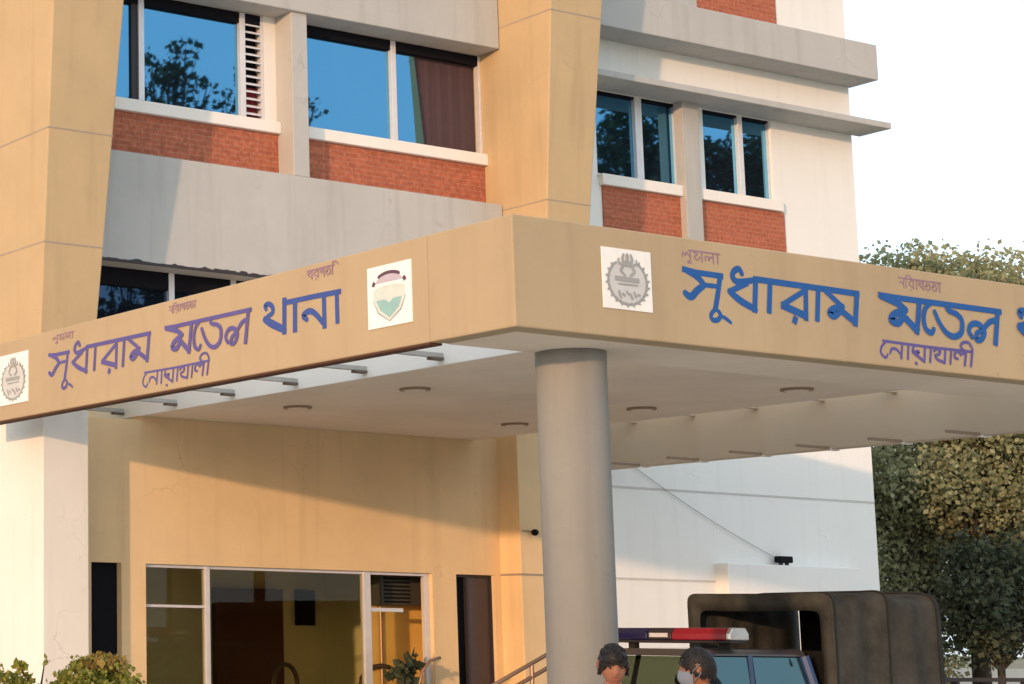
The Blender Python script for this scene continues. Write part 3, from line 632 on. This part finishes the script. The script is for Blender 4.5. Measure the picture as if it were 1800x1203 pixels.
# ------------------------------------------------------------------ pickup under the canopy
T = thing('pickup_truck', 'dark blue pickup with canvas hood and red and blue light bar behind the round column', 'pickup', (15.6, 13.75, 0))
yn, yf_ = 12.95, 14.52
b = MB()
for y0, y1 in ((yn, yf_),):
    b.hexa([(13.05, y0+.05, 0.45), (18.2, y0, 0.45), (18.2, y1, 0.45), (13.05, y1-.05, 0.45), (13.15, y0+.10, 0.93), (18.2, y0+.02, 1.02), (18.2, y1-.02, 1.02), (13.15, y1-.10, 0.93)])
obj('body', b, 'carblue', T, bevel=0.05)
def pil(p, q, r=0.035): obj('pillar', MB().tube([p, q], r, 8), 'carblue', T)
for y, s in ((yn+0.02, 1), (yf_-0.02, -1)):
    pil((14.45, y+s*0.03, 0.98), (15.12, y+s*0.12, 1.545)); pil((16.44, y, 1.0), (16.34, y+s*0.10, 1.545), 0.05); pil((15.55, y+s*0.01, 1.0), (15.62, y+s*0.11, 1.545), 0.025)
r = MB().hexa([(15.05, yn+.14, 1.535), (16.42, yn+.12, 1.535), (16.42, yf_-.12, 1.535), (15.05, yf_-.14, 1.535), (15.15, yn+.20, 1.60), (16.38, yn+.18, 1.615), (16.38, yf_-.18, 1.615), (15.15, yf_-.20, 1.60)])
obj('roof', r, 'carroof', T, bevel=0.03)
obj('windscreen', MB().hexa([(14.50, yn+.10, 1.0), (14.53, yn+.10, 1.0), (14.53, yf_-.10, 1.0), (14.50, yf_-.10, 1.0), (15.10, yn+.17, 1.53), (15.13, yn+.17, 1.53), (15.13, yf_-.17, 1.53), (15.10, yf_-.17, 1.53)]), 'carclear', T)
for a0, a1, t0, t1 in ((14.72, 15.53, 15.14, 15.59), (15.60, 16.38, 15.66, 16.30)):
    for y, s in ((yn, 1), (yf_, -1)):
        obj('side_window', MB().hexa([(a0, y+s*.03, 1.03), (a1, y+s*.03, 1.03), (a1, y+s*.05, 1.03), (a0, y+s*.05, 1.03), (t0, y+s*.13, 1.53), (t1, y+s*.13, 1.53), (t1, y+s*.15, 1.53), (t0, y+s*.15, 1.53)]), 'carglass' if s == 1 else 'clear', T)
for y in (13.38, 14.1):
    s_ = obj('front_seat', MB().hexa([(15.65, y-.22, .7), (15.85, y-.22, .7), (15.85, y+.22, .7), (15.65, y+.22, .7), (15.85, y-.2, 1.18), (15.97, y-.2, 1.18), (15.97, y+.2, 1.18), (15.85, y+.2, 1.18)]), 'canvas_in', T, bevel=0.03)
    obj('headrest', MB().ball((15.93, y, 1.29), .07, .13, .1), 'trouser', s_, smooth=True)
obj('mirror', MB().tube([(14.85, yn+.03, 1.05), (14.82, yn-.06, 1.10), (14.80, yn-.14, 1.16)], 0.015).box(14.76, 14.82, yn-.27, yn-.12, 1.10, 1.28), 'rubber', T)
for x in (13.85, 17.4):
    for y in (yn+.02, yf_-.02):
        o = bpy.data.objects.new('wheel', None)
        wh = MB(); prof = [(0.20, -0.10), (0.31, -0.11), (0.34, -0.07), (0.34, 0.07), (0.31, 0.11), (0.20, 0.10)]
        vs = [(x+q*math.cos(2*math.pi*k/28), y+d, 0.34+q*math.sin(2*math.pi*k/28)) for q, d in prof for k in range(28)]
        wh.add(vs, [(i*28+k, i*28+(k+1) % 28, (i+1)*28+(k+1) % 28, (i+1)*28+k) for i in range(5) for k in range(28)])
        t_ = obj('wheel', wh, 'rubber', T, smooth=True)
        rm = MB(); rm.add([(x+0.205*math.cos(2*math.pi*k/20), y+d, 0.34+0.205*math.sin(2*math.pi*k/20)) for d in (-.07, .07) for k in range(20)], [tuple(range(20)), tuple(range(39, 19, -1))]+[(k, (k+1) % 20, 20+(k+1) % 20, 20+k) for k in range(20)])
        obj('rim', rm, 'chrome', t_)
for y in (yn+.22, yf_-.22):
    obj('headlight', MB().ball((13.12, y, 0.78), .05, .13, .08), 'chrome', T, smooth=True)
# canvas hood: arched section swept along X, gathered over hoops
def canvas(x0, x1, inset, z0, nx=28, lowfront=True):
    sec = []
    yA, yB_, top = yn-0.03+inset, yf_+0.03-inset, 2.165-inset
    n = 26; W2_ = (yB_-yA)/2; yc = (yA+yB_)/2
    for i in range(n+1):
        t = math.pi*(i/n); cs, sn = math.cos(t), math.sin(t)
        e = 0.19
        y = yc-W2_*math.copysign(abs(cs)**e, cs); zz = 1.50+(top-1.50)*abs(sn)**0.17 if sn > 1e-6 else 1.5
        sec.append((y, zz))
    sec = [(yA, z0), (yA, (z0+1.5)/2)]+sec+[(yB_, (z0+1.5)/2), (yB_, z0)]
    vs = []; rng = random.Random(3)
    ph = [rng.uniform(0, 6) for _ in range(4)]
    for j in range(nx+1):
        x = x0+(x1-x0)*j/nx; u = (x-x0)/(x1-x0)
        for i, (y, z) in enumerate(sec):
            sag = 0.045*abs(math.sin(2*math.pi*u))
            k = i/len(sec)
            wv = 0.016*math.sin(9*u+ph[0]+7*k)+0.014*math.sin(24*u*(1+.4*k)+ph[1]-11*k)+0.012*abs(math.sin(7*(u+.9*k)))
            d = Vector((0, y-yc, z-1.5)); d = d.normalized() if d.length > 0 else d
            vs.append((x+0.02*math.sin(6*k+ph[2])*(1 if j in (0, nx) else .3), y+d.y*wv-(0 if z < 1.9 else 0), z+d.z*wv-(sag if z > 1.9 else sag*.3)))
    m = len(sec)
    fs = [(j*m+i, j*m+i+1, (j+1)*m+i+1, (j+1)*m+i) for j in range(nx) for i in range(m-1)]
    return vs, fs, m
vs, fs, m_ = canvas(16.52, 18.12, 0.0, 0.95)
mb = MB().add(vs, fs)
ho = obj('canvas_hood', mb, 'canvas', T, smooth=True)
md = ho.modifiers.new('cloth_thickness', 'SOLIDIFY'); md.thickness = 0.012; md.offset = 0
# front valance: the hood's front edge folded in, with an arched opening
va = MB(); sec = [v for v in vs[:m_]]
yc = (yn+yf_)/2
inner = [(16.55, yc+(v[1]-yc)*0.84, min(1.52+(v[2]-1.52)*0.74, v[2]-0.02) if v[2] > 1.5 else v[2]) for v in sec]
va.add([(v[0]-0.004, v[1], v[2]) for v in sec]+inner, [(i, i+1, m_+i+1, m_+i) for i in range(m_-1)])
vo = obj('canvas_front', va, 'canvas', T, smooth=True)
md = vo.modifiers.new('cloth_thickness', 'SOLIDIFY'); md.thickness = 0.012; md.offset = 0
obj('canvas_back', MB().box(18.06, 18.09, yn+.05, yf_-.05, 0.95, 2.02), 'canvas_in', T)
obj('load_bed', MB().box(16.60, 18.1, yn+.04, yf_-.04, 1.0, 1.03), 'canvas_in', T)
obj('head_board', MB().box(16.58, 16.62, yn+.10, yf_-.10, 1.0, 1.60), 'canvas_in', T)
for xr in (16.56, 17.32, 18.08):                      # ropes lashed over the hoops
    j = min(28, max(0, round((xr-16.52)/(18.12-16.52)*28))); s_ = vs[j*m_:(j+1)*m_]
    obj('rope', MB().tube([(v[0], yc+(v[1]-yc)*1.012, v[2]+(.012 if v[2] > 1.9 else 0)) for v in s_], 0.010, 5), 'rubber', T)
# light bar
LB = obj('light_bar', MB().box(15.36, 15.56, 13.06, 14.44, 1.655, 1.685), 'darkframe', T, bevel=0.01)
def lens(y0, y1, mat, n='lens'):
    m = MB(); q = [(15.33, 1.685), (15.33, 1.745), (15.37, 1.80), (15.55, 1.80), (15.59, 1.745), (15.59, 1.685)]
    k = len(q); m.add([(x, y0, z) for x, z in q]+[(x, y1, z) for x, z in q], [tuple(range(k)), tuple(range(2*k-1, k-1, -1))]+[(i, (i+1) % k, k+(i+1) % k, k+i) for i in range(k)])
    return obj(n, m, mat, LB, bevel=0.012)
lens(13.10, 13.72, 'lensred'); lens(14.02, 14.42, 'lensblue'); lens(13.725, 14.015, 'darkframe', 'speaker')
lens(13.045, 13.095, 'chrome', 'end_cap')
obj('speaker_badge', MB().box(15.322, 15.331, 13.76, 13.98, 1.71, 1.75), 'alu', LB)
for y in (13.22, 14.30): obj('bracket', MB().box(15.43, 15.49, y-.04, y+.04, 1.60, 1.656), 'rubber', LB)

# ------------------------------------------------------------------ people
def skin_mesh(bones, verts, radii, root=0, sub=1):
    me = bpy.data.meshes.new('tmp'); me.from_pydata(verts, bones, []); o = bpy.data.objects.new('tmp', me); COL.objects.link(o)
    s = o.modifiers.new('s', 'SKIN'); s.use_smooth_shade = True
    for i, r in enumerate(radii): me.skin_vertices[0].data[i].radius = (r, r) if not isinstance(r, tuple) else r
    me.skin_vertices[0].data[root].use_root = True
    d = o.modifiers.new('d', 'SUBSURF'); d.levels = sub; d.render_levels = sub
    dg = bpy.context.evaluated_depsgraph_get(); ev = o.evaluated_get(dg); r = bpy.data.meshes.new_from_object(ev)
    m = MB().add([v.co.copy() for v in r.vertices], [tuple(p.vertices) for p in r.polygons])
    bpy.data.objects.remove(o); bpy.data.meshes.remove(me); bpy.data.meshes.remove(r); return m
def head_mesh():
    """head facing +Y, chin at z = -0.115, crown at +0.115"""
    m = MB(); n, k = 28, 20
    vs = []
    for i in range(k+1):
        t = math.pi*i/k; z = -math.cos(t)
        for j in range(n):
            a = 2*math.pi*j/n; x, y = math.sin(t)*math.cos(a), math.sin(t)*math.sin(a)
            X, Y, Z = x*0.074, y*0.096, z*0.118
            if Z < 0: X *= 1-0.30*(-z)**1.4; Y = Y*(1-0.12*(-z)) + 0.016*(-z)
            if y > 0.5:                                   # face plane, brow, nose, eye sockets, lips
                f = (y-0.5)/0.5; Y -= 0.008*f
                g = lambda cx_, cz, sx, sz: math.exp(-((X-cx_)/sx)**2-((Z-cz)/sz)**2)
                Y += f*(0.024*g(0, -0.022, 0.013, 0.016)+0.013*g(0, 0.0, 0.009, 0.022)+0.006*g(0, 0.026, 0.05, 0.010)
                        - 0.012*g(0.031, 0.010, 0.017, 0.012)-0.012*g(-0.031, 0.010, 0.017, 0.012)
                        + 0.009*g(0, -0.058, 0.024, 0.008)-0.004*g(0, -0.078, 0.03, 0.007)+0.010*g(0, -0.098, 0.024, 0.016))
            vs.append((X, Y, Z))
    fs = [(i*n+j, i*n+(j+1) % n, (i+1)*n+(j+1) % n, (i+1)*n+j) for i in range(k) for j in range(n)]
    m.add(vs, fs)
    for s in (-1, 1):                                     # ears
        m.ball((s*0.076, -0.006, 0.0), 0.009, 0.017, 0.031, 10, 7); m.tube([(s*0.082, -0.014, -0.022), (s*0.086, -0.02, 0.006), (s*0.084, -0.006, 0.03), (s*0.080, 0.008, 0.018)], 0.0055, 6)
    return m
def hand(wrist, dirv, side):
    m = MB(); d = Vector(dirv).normalized(); s = Vector(side).normalized(); w_ = Vector(wrist); nrm = d.cross(s)
    m.ball(w_+d*0.045, 0.04, 0.025, 0.05, 10, 7)
    for i, (o_, l) in enumerate(((-0.030, 0.068), (-0.010, 0.078), (0.010, 0.073), (0.030, 0.058))):
        p = w_+d*0.085+s*o_; m.tube([p, p+d*l*0.45+nrm*0.006, p+d*l*0.8+nrm*0.022, p+d*l+nrm*0.036], [0.0095, 0.009, 0.0082, 0.006], 7)
    p = w_+d*0.03-s*0.034; m.tube([p, p+d*0.03-s*0.022+nrm*0.012, p+d*0.06-s*0.026+nrm*0.026], [0.012, 0.0105, 0.008], 7)
    return m
def person(label, loc, facing, hgt, shirt, nod=0.0, turn=0.0, mask=False, bob=0.0):
    t = thing('person', label, 'person', loc, None, math.atan2(facing[1], facing[0])-math.pi/2)
    k = hgt/1.70
    V = [(0, 0, .95), (0, -.01, 1.12), (0, -.02, 1.28), (0, -.02, 1.40), (0, 0, 1.475), (0, .015, 1.54)]
    Rr = [(.15, .11), (.14, .105), (.165, .11), (.13, .09), .055, .05]
    E_ = [(0, 1), (1, 2), (2, 3), (3, 4), (4, 5)]
    hands = []
    for s in (-1, 1):
        i = len(V); V += [(s*.185, -.015, 1.385), (s*.235, -.02, 1.12), (s*.22, .10, .90)]; Rr += [.062, .045, .03]; E_ += [(3, i), (i, i+1), (i+1, i+2)]
        hands.append(((s*.22, .10, .90), (-.05*s, .35, -.9), (s*.0, -.9, -.3)))
        i = len(V); V += [(s*.095, 0, .86), (s*.10, .015, .48), (s*.105, -.02, .09), (s*.115, .14, .035)]; Rr += [.095, .06, .04, .035]; E_ += [(0, i), (i, i+1), (i+1, i+2), (i+2, i+3)]
    bm_ = skin_mesh(E_, V, Rr)
    for h_ in hands: hm = hand(*h_); bm_.add(hm.v, hm.f)
    hd = head_mesh(); R3 = Matrix.Rotation(turn, 3, 'Z') @ Matrix.Rotation(-nod, 3, 'X')
    hc = Vector((0, .025, 1.60))
    bm_.add([R3 @ Vector(v)+hc for v in hd.v], hd.f)
    sc = lambda m: setattr(m, 'v', [tuple(Vector(v)*k) for v in m.v]) or m
    obj('body', sc(bm_), 'skin', t, local=True, smooth=True)
    # clothing
    VS = V[:4]+[(0, -.005, 1.44)]; RS = [(.165, .125), (.155, .12), (.18, .125), (.145, .105), .085]; ES = [(0, 1), (1, 2), (2, 3), (3, 4)]
    for s in (-1, 1):
        i = len(VS); VS += [(s*.19, -.015, 1.39), (s*.225, -.018, 1.17)]; RS += [.078, .068]; ES += [(3, i), (i, i+1)]
    obj('shirt', sc(skin_mesh(ES, VS, RS)), shirt, t, local=True, smooth=True)
    VT = [(0, 0, .98)]; RT = [(.165, .125)]; ET = []
    for s in (-1, 1):
        i = len(VT); VT += [(s*.095, 0, .86), (s*.10, .012, .48), (s*.105, -.01, .10)]; RT += [.108, .085, .072]; ET += [(0, i), (i, i+1), (i+1, i+2)]
    obj('trousers', sc(skin_mesh(ET, VT, RT)), 'trouser', t, local=True, smooth=True)
    # hair: a cap of locks over crown, back and temples
    ha = MB(); rng = random.Random(int(loc[0]*100)); n, kk = 30, 16; vs = []
    for i in range(kk+1):
        tt = math.pi*i/kk*0.70
        for j in range(n):
            a = 2*math.pi*j/n; x, y, z = math.sin(tt)*math.cos(a), math.sin(tt)*math.sin(a), math.cos(tt)
            front = max(0, math.sin(a)); lim = 1.0-0.42*front**1.3-0.10*abs(math.cos(a))
            q = tt*lim; x, y, z = math.sin(q)*math.cos(a), math.sin(q)*math.sin(a), math.cos(q)
            e = 1.0+rng.uniform(-.012, .016)
            vs.append((x*0.083*e, y*0.104*e-0.003, z*0.128*e+0.002))
    ha.add(vs, [(i*n+j, i*n+(j+1) % n, (i+1)*n+(j+1) % n, (i+1)*n+j) for i in range(kk) for j in range(n)])
    for _ in range(180):                                  # tufts
        a = rng.uniform(0, 2*math.pi); front = max(0, math.sin(a)); q = rng.uniform(0.1, 0.68*math.pi*(1.0-0.42*front**1.3-0.10*abs(math.cos(a))))
        d = Vector((math.sin(q)*math.cos(a), math.sin(q)*math.sin(a), math.cos(q))); p = Vector((d.x*0.083, d.y*0.104, d.z*0.128))
        tg = Vector((rng.uniform(-1, 1), rng.uniform(-.4, 1), rng.uniform(-.8, .2))); tg = (tg-d*tg.dot(d)).normalized()
        ha.tube([p-d*.005, p+tg*.012+d*.001, p+tg*.026-d*.003], [.0042, .0036, .0012], 5)
    for _ in range(150):                                  # ragged hairline
        a = rng.uniform(0, 2*math.pi); front = max(0, math.sin(a)); q = 0.70*math.pi*(1.0-0.42*front**1.3-0.10*abs(math.cos(a)))-rng.uniform(0, .12)
        p = Vector((.083*math.sin(q)*math.cos(a), .104*math.sin(q)*math.sin(a)-.003, .128*math.cos(q)))
        dn_ = Vector((rng.uniform(-.6, .6), .15*front, -1)).normalized(); ln = rng.uniform(.008, .024)
        ha.tube([p, p+dn_*ln*.6, p+dn_*ln-p.normalized()*.002], [.0048, .0036, .0012], 5)
    ha.v = [tuple(R3 @ Vector(v)+hc) for v in ha.v]
    obj('hair', sc(ha), 'hair', t, local=True, smooth=True)
    ey = MB()
    for s in (-1, 1):
        ey.ball((s*.031, .0805, .010), .012, .006, .0055, 10, 6)
        ey.tube([(s*.014, .094, .028), (s*.032, .094, .034), (s*.050, .083, .028)], [.004, .0045, .003], 6)
    ey.v = [tuple(R3 @ Vector(v)+hc) for v in ey.v]; obj('eye', sc(ey), 'eye', t, local=True)
    lp = MB().tube([(-.022, .089, -.058), (-.008, .098, -.055), (.008, .098, -.055), (.022, .089, -.058)], [.003, .006, .006, .003], 6)
    lp.v = [tuple(R3 @ Vector(v)+hc) for v in lp.v]
    if not mask: obj('lips', sc(lp), 'lip', t, local=True)
    if mask:
        mk = MB(); n = 12; vs = []
        for i in range(7):
            z = -.095+.09*i/6
            for j in range(n+1):
                a = rad(15+150*j/n); w_ = math.exp(-((a-math.pi/2)/.45)**2); ry = (.094, .103, .108, .108, .104, .098, .093)[i]; vs.append((math.cos(a)*(.079-.020*(1-i/6)**1.5), math.sin(a)*(ry+.018*w_*(i/6)**.7)+.004*(1-i/6), z-.012*(1-w_)*(i/6)))
        mk.add(vs, [(i*(n+1)+j, i*(n+1)+j+1, (i+1)*(n+1)+j+1, (i+1)*(n+1)+j) for i in range(6) for j in range(n)])
        for s in (-1, 1): mk.tube([(s*.076, .03, -.02), (s*.084, .0, .012), (s*.086, -.018, .026)], .003, 5); mk.tube([(s*.066, .03, -.08), (s*.08, -.01, -.04), (s*.086, -.02, -.02)], .003, 5)
        mk.v = [tuple(R3 @ Vector(v)+hc) for v in mk.v]; obj('mask', sc(mk), 'mask', t, local=True, smooth=True)
    return t
person('person with short black hair facing us, head bowed, in front of the round column', (8.50, 8.02, 0), (-0.60, -0.80), 1.60, 'shirt', nod=0.30)
person('person with black hair and pale mask turned aside in front of the blue pickup', (9.17, 8.0, 0), (-0.62, 0.78), 1.585, 'shirt2', nod=0.05, mask=True)

# ------------------------------------------------------------------ plants
def leaves(m, centre, r, n, size, rng, flat=1.0, up=0.2):
    for _ in range(n):
        d = Vector((rng.gauss(0, 1), rng.gauss(0, 1), rng.gauss(0, 1)*flat)); d.normalize(); d *= r*rng.random()**0.45
        p = Vector(centre)+d
        a = Vector((rng.gauss(0, 1), rng.gauss(0, 1), rng.gauss(0, 1)+up)).normalized(); b_ = a.cross(Vector((rng.gauss(0, 1), rng.gauss(0, 1), rng.gauss(0, 1)))).normalized()
        s = size*rng.uniform(0.6, 1.35); w_ = s*rng.uniform(0.28, 0.45); nn = a.cross(b_)
        m.add([p-a*s*.5, p+b_*w_+nn*s*.06, p+a*s*.5, p-b_*w_+nn*s*.06], [(0, 1, 2, 3)])
def tree(label, loc, top, trunk_r, clumps, leafmat, leafsize, per, seed, group=None, forks=7, kind='tree'):
    """clumps: list of (centre, radius); limbs run from the trunk to the clumps"""
    t = thing(kind, label, 'tree', loc, group); rng = random.Random(seed)
    x, y, z0 = loc
    cen = Vector((sum(c[0][0] for c in clumps)/len(clumps), sum(c[0][1] for c in clumps)/len(clumps), sum(c[0][2] for c in clumps)/len(clumps)))
    fork = Vector((x+(cen.x-x)*.35, y+(cen.y-y)*.35, z0+(cen.z-z0)*0.55))
    tk = MB().tube([(x, y, z0-.2), (x+.05, y, z0+(fork.z-z0)*.4), tuple(fork), tuple(fork+(cen-fork)*.6)], [trunk_r, trunk_r*.8, trunk_r*.65, trunk_r*.3], 10)
    obj('trunk', tk, 'bark', t, smooth=True)
    li = MB()
    for c, r in clumps:
        c = Vector(c); mid = fork.lerp(c, .55)+Vector((rng.uniform(-.5, .5), rng.uniform(-.5, .5), rng.uniform(.0, .7)))*min(1, r)
        k = trunk_r*rng.uniform(.16, .30); li.tube([fork, mid, c, c+Vector((rng.uniform(-1, 1), rng.uniform(-1, 1), rng.uniform(-.3, .4)))*r*.4], [k, k*.7, k*.4, k*.12], 6)
        for _ in range(3):
            e = c+Vector((rng.uniform(-1, 1), rng.uniform(-1, 1), rng.uniform(-1, .9)))*r*.6; li.tube([mid.lerp(c, .6), e], [k*.3, k*.1], 5)
    obj('limb', li, 'bark', t)
    cr = MB()
    for c, r in clumps: leaves(cr, c, r, int(per*r*r), leafsize, rng, .8)
    obj('crown', cr, leafmat, t)
    return t
rng = random.Random(11)
def cloud(c, rx, ry, rz, n, r0, r1, rg):
    out = []
    for _ in range(n):
        d = Vector((rg.gauss(0, 1), rg.gauss(0, 1), rg.gauss(0, 1))).normalized()*rg.random()**.4
        out.append(((c[0]+d.x*rx, c[1]+d.y*ry, c[2]+d.z*rz), rg.uniform(r0, r1)))
    return out
def broad(label, loc, c, rx, ry, rz, n, mat, size, per, seed, tr, r0=.55, r1=1.1, group=None, kind='tree', extra=()):
    rg = random.Random(seed); return tree(label, loc, None, tr, cloud(c, rx, ry, rz, n, r0, r1, rg)+list(extra), mat, size, per, seed, group, kind=kind)
broad('broad olive green tree rising right beside the white wall behind the canopy', (29.2, 20.2, 0), (29.3, 20.1, 5.15), 2.2, 1.6, 3.0, 115, 'leafR', .085, 1250, 4, .17, .36, .74, extra=[((27.35+.21*i, 20.1+.25*math.sin(2.1*i), 7.35+.22*math.sin(1.3*i)+.1*math.sin(4.1*i)), .42+.08*math.sin(3*i)) for i in range(16)])
broad('olive tree beyond the pickup at the picture edge, behind the taller tree', (33.2, 21.8, 0), (33.1, 21.8, 5.3), 2.3, 1.9, 3.0, 105, 'leafR', .085, 1250, 8, .19, .36, .74)
broad('dark leaved tree low behind the fence', (27.9, 19.0, 0), (28.05, 18.95, 2.35), 1.45, .6, .85, 60, 'leafD', .09, 1200, 21, .08, .22, .5)
broad('grey green tree filling the gap low between the white wall and the dark tree', (27.6, 20.6, 0), (28.3, 20.8, 2.9), 2.0, .8, 1.9, 80, 'leafR', .085, 1150, 41, .12, .26, .6)
def bush(name, label, x, y, r, zc, mat, n, seed, red=False):
    t = thing(name, label, 'bush', (x, y, 0)); rg = random.Random(seed)
    st = MB()
    for _ in range(9):
        a = rg.uniform(0, 6.28); st.tube([(x, y, 0), (x+.12*math.cos(a)*r, y+.12*math.sin(a)*r, zc*.5), (x+.6*math.cos(a)*r, y+.6*math.sin(a)*r, zc+rg.uniform(-.3, .6)*r)], [.012, .009, .004], 5)
    obj('stem', st, 'bark', t)
    m = MB()
    for _ in range(n):
        d = Vector((rg.gauss(0, 1), rg.gauss(0, 1), rg.gauss(0, 1))).normalized()*r*(0.55+.5*rg.random()**.7)
        leaves(m, (x+d.x, y+d.y, zc+d.z*1.05), .045, 9, .034, rg, up=1.2)
    obj('foliage', m, mat, t)
    if red:
        m = MB()
        for _ in range(70):
            a, q = rg.uniform(0, 6.28), rg.uniform(0, .40); leaves(m, (x+.04+r*math.sin(q)*math.cos(a), y+r*math.sin(q)*math.sin(a), zc+r*1.06*math.cos(q)), .04, 6, .05, rg, up=1.5)
        obj('young_shoots', m, 'leafred', t)
bush('round_bush', 'round clipped bush with reddish young shoots in front of the corner pier', 6.43, 10.0, .335, 1.13, 'leafB', 900, 3, True)
bush('green_bush', 'deep green bush at the very corner of the picture below the corner pier', 5.80, 10.1, .29, 1.12, 'leafB', 620, 5)
sp = thing('sapling', 'thin bare sapling with a few brown leaves between the two bushes', 'plant', (6.02, 10.0, 0)); rg = random.Random(9)
obj('stem', MB().tube([(6.02, 10, 0), (6.05, 10, .9), (6.04, 10, 1.30), (6.07, 10, 1.475)], [.014, .01, .008, .004], 6).tube([(6.04, 10, 1.20), (5.97, 10, 1.36), (5.89, 10, 1.46)], [.007, .006, .004], 6), 'bark', sp)
for q_, r_, n_ in (((5.90, 10, 1.455), .035, 26), ((5.96, 10, 1.385), .03, 14), ((6.09, 10, 1.48), .03, 6)):
    m = MB(); leaves(m, q_, r_, n_, .05, rg); obj('leaf_tuft', m, 'leafB', sp)
# potted plant seen through the lobby glass
pp = thing('potted_plant', 'leafy potted plant standing before the ochre lobby wall', 'plant', (15.32, 17.4, 0)); rg = random.Random(14)
obj('pot', MB().lathe((15.32, 17.4), [(.13, 0), (.18, .35), (.2, .36), (.17, .36)], 20), 'column', pp)
m = MB()
for _ in range(26):
    a = rg.uniform(0, 6.28); leaves(m, (15.32+.22*math.cos(a)*rg.random(), 17.4+.2*math.sin(a)*rg.random(), rg.uniform(.6, 1.48)), .10, 9, .13, rg, up=1)
obj('foliage', m, 'leafD', pp)
st = MB(); [st.tube([(15.32, 17.4, .3), (15.32+.1*math.cos(k), 17.4+.1*math.sin(k), 1.2)], .01, 5) for k in range(5)]; obj('stem', st, 'bark', pp)

# ------------------------------------------------------------------ fence and pale wall at the far right
fn = thing('metal_fence', 'dark metal rail fence with thin posts beyond the pickup, under the trees', 'fence', (29, 18.2, 0))
for z in (1.02, .55): obj('rail', MB().box(24.25, 37.5, 18.17, 18.23, z+.18, z+.235), 'fence', fn)
for i in range(9): obj('post', MB().box(24.26+1.51*i-.03, 24.26+1.51*i+.03, 18.15, 18.25, 0, 1.20), 'fence', fn)
pw = MB(); pw.box(28, 60, 27.0, 27.25, 0, 1.27); tag(obj('boundary_wall', pw, 'palewall', origin=(44, 27, 0)), 'pale low boundary wall far behind the metal fence', 'wall')

# ------------------------------------------------------------------ trees across the yard, seen mirrored in the windows
def mirrored(label, px_, z, rx, rz, n, r0, r1, size, per, seed, tr):
    y = -15.0; return broad(label, (px_, y, 0), (px_, y, z), rx, 1.6, rz, n, 'leafM', size, per, seed, tr, r0, r1, 'trees mirrored in the windows')
mirrored('open crowned tree across the yard, mirrored in the left end of the first window', 35.3, 18.9, 1.35, 1.9, 30, .3, .55, .24, 130, 31, .22)
mirrored('lower sparse tree across the yard, mirrored beside the window post', 38.6, 18.5, 2.6, 1.7, 36, .3, .6, .24, 120, 32, .22)
mirrored('dense dark tree across the yard, mirrored in the first right wing window', 56.0, 17.5, 3.0, 4.0, 80, .5, 1.0, .26, 190, 33, .3)
mirrored('dense tall tree across the yard, mirrored in the last right wing window', 61.8, 17.3, 3.2, 4.1, 84, .5, 1.0, .26, 190, 34, .3)
mirrored('leafy dark tree across the yard, mirrored behind the canopy side fascia', 33.0, 12.0, 3.0, 3.0, 34, .55, 1.0, .30, 130, 35, .3)
